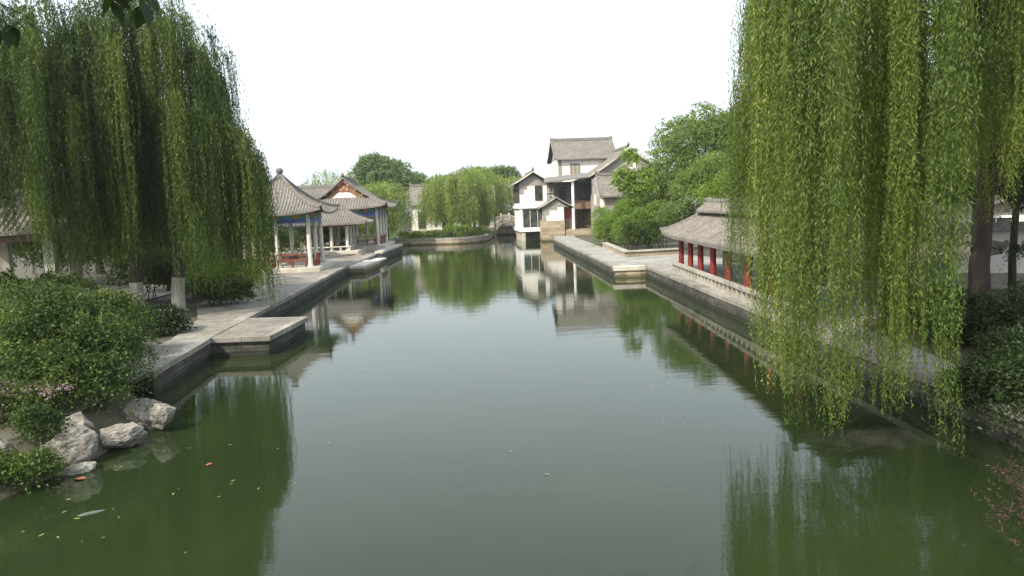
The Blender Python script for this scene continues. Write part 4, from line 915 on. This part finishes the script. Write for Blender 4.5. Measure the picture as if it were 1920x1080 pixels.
# foreground left shrubs on the rocks
broadleaf('shrub', 'big leafy shrub spilling over the rocks in the left foreground', 'shrub', (-10.4, 17), [(-10.35, 17.0, 1.5, 1.0, 1.0, 1.05), (-11.6, 17.4, 1.8, 1.2, 1.2, 1.2), (-11.1, 18.9, 1.75, 1.1, .9, .95), (-9.35, 15.9, 1.0, .6, .55, .7), (-10.3, 15.6, 1.15, .8, .6, .75)],
          5200, .8, 9, .088, .046, M['shrub'], .03, 0, 140, up=.25, droop=.7, foliage='foliage')
broadleaf('shrub', 'leafy shrub behind the foreground bush below the small pavilion', 'shrub', (-13.3, 20.5), [(-13.2, 20.5, 1.7, 1.7, 1.3, 1.3), (-12.1, 21.2, 1.4, 1.1, 1.0, .95), (-15.2, 21, 1.9, 1.6, 1.3, 1.4)], 5600, .65, 7, .085, .04, M['shrub'], .03, 0, 141, up=.25, droop=.6, foliage='foliage')
broadleaf('shrub', 'soft green shrub at the left frame edge above the rocks', 'shrub', (-12.5, 16), [(-12.4, 16.2, 1.6, 1.3, 1.1, 1.3), (-13.6, 17.6, 2.0, 1.3, 1.2, 1.5)], 3600, .6, 6, .075, .035, M['broad'], .03, 0, 142, up=.3, droop=.6, foliage='foliage')
broadleaf('shrub', 'low shrub with faded purple blossom between the left rocks', 'shrub', (-10.4, 14.7), [(-10.2, 14.8, .95, .7, .5, .45), (-11.0, 14.6, 1.0, .7, .5, .5)], 1800, .3, 5, .07, .03, M['shrub'], .02, 0, 143, foliage='foliage')
global_rng_bl = broadleaf('blossom_plant', 'faded lilac flower heads above the left rocks', 'flowers', (-10.2, 14.7), [(-9.9, 14.7, 1.25, .5, .4, .2), (-10.8, 14.6, 1.3, .6, .4, .2)], 260, .14, 5, .05, .03, M['blossom'], .01, 0, 144, foliage='blossom')
broadleaf('shrub', 'low green plant trailing into the water at the bottom left rocks', 'shrub', (-9.6, 12.6), [(-9.0, 12.75, .25, .5, .4, .3), (-9.7, 12.5, .35, .6, .5, .4), (-9.35, 13.7, .7, .35, .3, .45)], 2600, .28, 5, .065, .034, M['shrub'], .02, 0, 145, zbase=.2, foliage='foliage')
# right bank dark shrubs and bottom right reddish plant
for i, (x, y, h, lb) in enumerate(((9.6, 12.2, 1.5, 'dark bush on the right bank under the willow'), (9.4, 9.8, 1.6, 'dark bush nearest the camera on the right bank'), (10.6, 14.6, 1.2, 'dark low bush near the foot of the right willow'), (9.0, 13.6, .7, 'low dark plant hanging over the right quay edge'), (11.2, 12.6, 2.3, 'tall dark bush at the right frame edge'), (12.6, 15.5, 2.4, 'tall dark bush in the shade between the bank and the willow trunk'), (13.5, 17.3, 1.4, 'dark hedge bush at the base of the right willow trunk'), (16, 20.5, 1.6, 'dark bush right of the willow trunk'), (11.9, 18.6, 1.0, 'low dark bush added to darken the paving behind the hanging strands'), (12.2, 21.3, 1.1, 'low dark bush added to darken the paving left of the willow trunk'), (12.6, 23.4, 1.2, 'dark bush added to darken the paving at the near gallery end'))):  # last three bushes are added to darken the bright paving
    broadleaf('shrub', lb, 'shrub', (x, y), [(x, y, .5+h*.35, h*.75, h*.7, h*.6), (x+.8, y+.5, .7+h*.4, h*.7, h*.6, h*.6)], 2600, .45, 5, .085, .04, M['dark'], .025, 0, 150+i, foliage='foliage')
broadleaf('flowering_shrub', 'reddish shoot plant at the bottom right corner over the dark water', 'shrub', (6.4, 8.3), [(6.15, 8.2, .55, .45, .5, .45), (6.9, 8.8, .5, .7, .6, .6)], 300, .4, 8, .06, .014, M['pinkleaf'], .012, 0, 156, zbase=-.05, up=.9, droop=.2, foliage='foliage')
# trees behind the right willow
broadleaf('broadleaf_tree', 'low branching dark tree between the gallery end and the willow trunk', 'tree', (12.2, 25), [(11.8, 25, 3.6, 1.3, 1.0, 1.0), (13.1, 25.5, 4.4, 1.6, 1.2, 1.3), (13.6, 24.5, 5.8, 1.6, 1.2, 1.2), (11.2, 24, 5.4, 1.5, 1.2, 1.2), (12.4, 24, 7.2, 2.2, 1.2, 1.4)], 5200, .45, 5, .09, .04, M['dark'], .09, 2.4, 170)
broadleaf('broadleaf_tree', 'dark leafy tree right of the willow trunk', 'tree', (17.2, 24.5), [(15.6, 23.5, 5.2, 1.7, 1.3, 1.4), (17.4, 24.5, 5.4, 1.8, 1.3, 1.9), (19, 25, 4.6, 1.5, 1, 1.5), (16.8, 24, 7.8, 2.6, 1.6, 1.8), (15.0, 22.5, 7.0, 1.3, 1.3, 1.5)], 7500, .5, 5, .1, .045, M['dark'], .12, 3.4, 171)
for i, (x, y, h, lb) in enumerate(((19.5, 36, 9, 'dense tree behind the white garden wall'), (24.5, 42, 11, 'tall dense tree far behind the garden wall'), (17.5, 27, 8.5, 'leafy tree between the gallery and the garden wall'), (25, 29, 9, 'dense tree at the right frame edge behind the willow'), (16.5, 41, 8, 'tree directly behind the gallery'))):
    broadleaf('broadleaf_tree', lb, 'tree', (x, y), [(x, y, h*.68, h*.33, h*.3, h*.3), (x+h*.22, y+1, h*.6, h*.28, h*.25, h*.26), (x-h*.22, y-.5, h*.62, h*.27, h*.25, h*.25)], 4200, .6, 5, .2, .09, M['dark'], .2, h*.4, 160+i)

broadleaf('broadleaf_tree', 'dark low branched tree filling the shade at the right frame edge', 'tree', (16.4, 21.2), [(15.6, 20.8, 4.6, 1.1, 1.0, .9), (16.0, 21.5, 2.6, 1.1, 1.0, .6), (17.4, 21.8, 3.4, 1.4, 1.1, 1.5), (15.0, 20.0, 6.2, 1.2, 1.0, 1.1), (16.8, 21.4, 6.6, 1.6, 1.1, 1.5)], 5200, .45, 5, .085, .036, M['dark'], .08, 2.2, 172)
# broad leaved tree at the left near the viewer: one branch reaches into the top left corner
def hand_leaf(mb, p, d, n_, L, W):
    d = Vector(d).normalized(); n_ = Vector(n_); s_ = d.cross(n_).normalized(); up = s_.cross(d).normalized(); P = []
    prof = [(0, .05), (.12, .62), (.3, 1), (.55, .82), (.8, .38), (1, .02)]
    for f, w in prof: c_ = Vector(p)+d*L*f-up*(.12*L*f*f); P += [c_-s_*W*.5*w+up*W*.12*w, c_, c_+s_*W*.5*w+up*W*.12*w]
    mb.add(P, [(3*i, 3*i+1, 3*i+4, 3*i+3) for i in range(5)]+[(3*i+1, 3*i+2, 3*i+5, 3*i+4) for i in range(5)])
NT = thing('broadleaf_tree', 'large leaved tree whose near branch dangles into the top left corner', 'tree', (-9.4, -.6, .64), R(37))
tk = MB(); tk.tube([(0, 0, -.1), (.1, 0, 2), (.4, 0, 4.2), (.9, -.1, 6.6)], [.2, .17, .13, .08], 10)
br = [(.4, 0, 4.2), (2.5, .1, 5.6), (5.0, -.1, 6.3), (7.2, -.4, 6.0), (8.85, -.68, 5.36)]; tk.tube(br, [.05, .02, .012, .008, .004], 6)
br2 = [(5.0, -.1, 6.3), (6.4, -.1, 6.0), (7.6, -.15, 5.6), (8.25, -.23, 5.32)]; tk.tube(br2, [.009, .008, .006, .004], 6)
tk.build('trunk', M['bark'], NT)
random.seed(4); lv = MB()
anch = [(8.72+random.uniform(-.14, .12), -.64+random.uniform(-.1, .1), 5.33+random.uniform(-.05, .14)) for _ in range(13)]+[(8.16+random.uniform(-.08, .1), -.22+random.uniform(-.08, .08), 5.26+random.uniform(-.05, .08)) for _ in range(6)]
anch += [(random.uniform(1, 6.8), random.uniform(-.4, .4), 6.1+random.uniform(.1, .7)) for _ in range(40)]
for p in anch: hand_leaf(lv, p, (random.uniform(-.7, .7), random.uniform(-.7, .7), random.uniform(-1, -.25)), (random.uniform(-.4, .4), random.uniform(-.4, .4), 1), random.uniform(.10, .15), random.uniform(.07, .10))
o = lv.build('crown', M['dark'], NT); a_ = o.data.attributes.new('rnd', 'FLOAT', 'FACE'); a_.data.foreach_set('value', np.full(len(o.data.polygons), .25, dtype=np.float32))

# ------------------------------------------------------------------ rocks
def rock(label, loc, sx, sy, sz, rz, seed, flat=1.0):
    random.seed(seed); bm = bmesh.new(); bmesh.ops.create_icosphere(bm, subdivisions=5, radius=1)
    planes = [(Vector((random.gauss(0, 1), random.gauss(0, 1), random.gauss(0, .7))).normalized(), random.uniform(.62, .9)) for _ in range(16)]
    from mathutils import noise as mn
    for v in bm.verts:
        for n_, d in planes:
            e = v.co.dot(n_)-d
            if e > 0: v.co -= n_*e*.92
        v.co += v.co.normalized()*(mn.noise(v.co*2.3+Vector((seed, 0, 0)))*.10+mn.noise(v.co*6+Vector((0, seed, 0)))*.05+abs(mn.noise(v.co*3.5+Vector((0, 0, seed))))*-.07+mn.noise(v.co*16)*.015)
        v.co = Vector((v.co.x*sx, v.co.y*sy, v.co.z*sz))
    me = bpy.data.meshes.new('rock'); bm.to_mesh(me); bm.free(); me.materials.append(M['rock'])
    o = bpy.data.objects.new('rock', me); COL.objects.link(o); o.location = loc; o.rotation_euler = (random.uniform(-.15, .15), random.uniform(-.15, .15), rz)
    return tag(o, label, 'rock', 'garden rocks at the left water edge')
rock('pale angular boulder with bright flat top, largest of the left shore rocks', (-8.85, 13.85, .34), .58, .38, .42, .55, 3)
rock('mossy rounded boulder in the middle of the left rock row', (-8.35, 14.85, .26), .54, .36, .27, .6, 5)
rock('grey boulder at the right end of the left rock row', (-8.02, 15.85, .38), .34, .3, .34, .2, 8)
rock('low flat pale stone at the waterline under the angular boulder', (-8.5, 13.45, .02), .42, .22, .13, .5, 11)
rock('rough brown boulder at the left frame edge', (-10.0, 13.3, .4), .5, .4, .36, .1, 13)
rock('shaded stone behind the angular boulder', (-9.3, 14.7, .45), .5, .4, .4, .9, 15)
rock('shaded grey boulder at the bottom left bank', (-9.9, 12.7, .15), .6, .4, .35, .3, 17)
rock('dark stone between the mossy boulder and the shrub', (-8.75, 16.4, .2), .6, .5, .45, .3, 19)

# submerged edge, fallen leaves and a pale film patch modelled as a carp
leafm = MB()
L_ = .055
leafm.add([(-L_, 0, 0), (-.02, .014, .004), (.03, .012, .006), (L_, 0, .002), (.03, -.012, .004), (-.02, -.014, .003)], [(0, 1, 5), (1, 2, 4, 5), (2, 3, 4)])
fl = leafm.build('fallen_leaf', M['lf_yellow']); fl.location = (-7.2, 11.2, .008)
tag(fl, 'small yellow willow leaf floating on the dark water', 'fallen leaf', 'yellow leaves floating on the pond')
random.seed(12)
for i in range(44):
    o = fl.copy(); COL.objects.link(o)
    if i < 32: o.location = (random.uniform(-8.0, -3.9), random.uniform(7.2, 15), .008)
    else: o.location = (random.uniform(-3.5, 6), random.uniform(8, 26), .008)
    o.rotation_euler = (0, 0, random.uniform(0, 6.3)); q = random.uniform(.4, .95); o.scale = (q, q, 1)
om = MB().add([(-.12, 0, 0), (-.05, .07, .01), (.04, .06, .025), (.13, .01, .01), (.03, -.06, .008), (-.06, -.05, .02), (0, 0, .03)], [(0, 1, 6), (1, 2, 6), (2, 3, 6), (3, 4, 6), (4, 5, 6), (5, 0, 6)])
o = om.build('fallen_leaf', M['lf_orange']); o.location = (-8.22, 13.0, .012); tag(o, 'orange leaf floating right under the angular boulder', 'fallen leaf')
o = o.copy(); COL.objects.link(o); o.location = (-6.0, 13.5, .01); o.scale = (.6, .6, 1); o.rotation_euler = (0, 0, 1); tag(o, 'small orange leaf floating alone left of the sky reflection', 'fallen leaf')
fb = MB(); prof = [(-.27, .012), (-.24, .035), (-.15, .055), (-.02, .06), (.12, .04), (.2, .015)]  # pale film on the water, given a carp body and tail
fb.tube([(x, .02*math.sin(x*8), -.028) for x, r in prof], [r for x, r in prof], 8); fb.add([(.19, .0, -.02), (.29, .07, .004), (.26, .0, .004), (.29, -.06, .004)], [(0, 1, 2), (0, 2, 3)])
o = fb.build('film', M['film'], smooth=True); o.location = (-7.05, 11.45, .0); o.rotation_euler = (0, 0, .45); tag(o, 'pale grey carp shaped film patch on the water below the left rocks', 'film')

# ------------------------------------------------------------------ people, seated
def person(label, loc, rz, top, legs, lean=0.0, arms=0):
    t = thing('person', label, 'person', loc, rz)
    V = [(0, 0, .50), (0, 0, .72), (0, 0, .98), (0, -.01, 1.08), (0, -.03, 1.2), (0, -.03, 1.30),                     # pelvis, chest, neck, head
         (-.18, 0, .98), (-.24, -.05, .76), (-.16, -.24, .64), (-.13, -.30, .60), (.18, 0, .98), (.24, -.05, .76), (.16, -.24, .64), (.13, -.30, .60),
         (-.10, -.02, .50), (-.12, -.42, .50), (-.12, -.42, .10), (-.12, -.54, .05), (.10, -.02, .50), (.12, -.42, .50), (.12, -.42, .10), (.12, -.54, .05)]
    Ed = [(0, 1), (1, 2), (2, 3), (3, 4), (4, 5), (2, 6), (6, 7), (7, 8), (8, 9), (2, 10), (10, 11), (11, 12), (12, 13), (0, 14), (14, 15), (15, 16), (16, 17), (0, 18), (18, 19), (19, 20), (20, 21)]
    rad = [.13, .12, .12, .05, .088, .075, .06, .045, .035, .03, .06, .045, .035, .03, .09, .07, .045, .035, .09, .07, .045, .035]
    def skinned(name, idx, mat, grow, par):
        mp = {v: i for i, v in enumerate(idx)}; me = bpy.data.meshes.new(name)
        me.from_pydata([V[i] for i in idx], [(mp[a], mp[b_]) for a, b_ in Ed if a in mp and b_ in mp], []); me.materials.append(mat)
        o = bpy.data.objects.new(name, me); COL.objects.link(o); o.parent = par
        o.modifiers.new('skin', 'SKIN'); sv = me.skin_vertices[0].data
        for i, j in enumerate(idx): sv[i].radius = (rad[j]+grow,)*2
        sv[0].use_root = True; s_ = o.modifiers.new('sub', 'SUBSURF'); s_.levels = 1; s_.render_levels = 1
        return o
    bd = skinned('body', list(range(22)), M['skin'], 0, t)
    skinned('shirt', [0, 1, 2, 6, 7, 10, 11], M[top], .018, bd); skinned('trousers', [0, 14, 15, 16, 18, 19, 20], M[legs], .014, bd)
    h = MB(); bm = bmesh.new(); bmesh.ops.create_uvsphere(bm, u_segments=12, v_segments=8, radius=.105)
    for v in bm.verts:
        if v.co.y < -.03 and v.co.z < .03: v.co *= .6
    me = bpy.data.meshes.new('hair'); bm.to_mesh(me); bm.free(); me.materials.append(M['hair']); ho = bpy.data.objects.new('hair', me); COL.objects.link(ho); ho.parent = bd; ho.location = (0, .005, 1.27)
    return t
def inB(x, y): return (-17.9+c*x-s*y, 69.3+s*x+c*y)
p = inA(.35, 1.5); person('person in a white shirt and black trousers sitting inside the nearest pavilion', (p[0], p[1], 1.0), R(-40), 'cl_white', 'cl_dark')
p = inA(-.5, -1.9); person('person in a white top with back to the front bench of the nearest pavilion', (p[0], p[1], 1.0), R(184), 'cl_white', 'cl_pink')
p = inA(1.9, 1.0); person('person in pale clothes behind the front right column of the nearest pavilion', (p[0], p[1], 1.0), R(-90), 'cl_grey', 'cl_dark')
p = inB(2.35, -.6); person('person in a grey shirt sitting at the water end of the low corridor', (p[0], p[1], 1.1), R(-90), 'cl_grey', 'cl_dark')
p = inB(-.6, -.4); person('person in a green shirt sitting inside the low corridor', (p[0], p[1], 1.1), R(20), 'cl_green', 'cl_dark')
p = inB(-2.6, .6); person('person in a pink top sitting deep inside the low corridor', (p[0], p[1], 1.1), R(0), 'cl_pink', 'cl_dark')
p = inB(1.7, 1.8); person('person in white sitting at the back of the low corridor', (p[0], p[1], 1.1), R(-60), 'cl_white', 'cl_dark')
p = inC(2.9, -.9); person('person in a white shirt on the water side bench of the gabled pavilion', (p[0], p[1], 1.25), R(-80), 'cl_white', 'cl_dark')

# ------------------------------------------------------------------ haze
m = bpy.data.materials.new('air'); m.use_nodes = True; t = m.node_tree; t.nodes.clear()
pv = t.nodes.new('ShaderNodeVolumePrincipled'); pv.inputs['Density'].default_value = .0003; pv.inputs['Color'].default_value = (.93, .96, 1, 1); pv.inputs['Anisotropy'].default_value = .3
t.links.new(pv.outputs[0], t.nodes.new('ShaderNodeOutputMaterial').inputs['Volume'])
tag(MB().box(-310, 310, -130, 390, -2.5, 18).build('haze', m), kind='stuff')
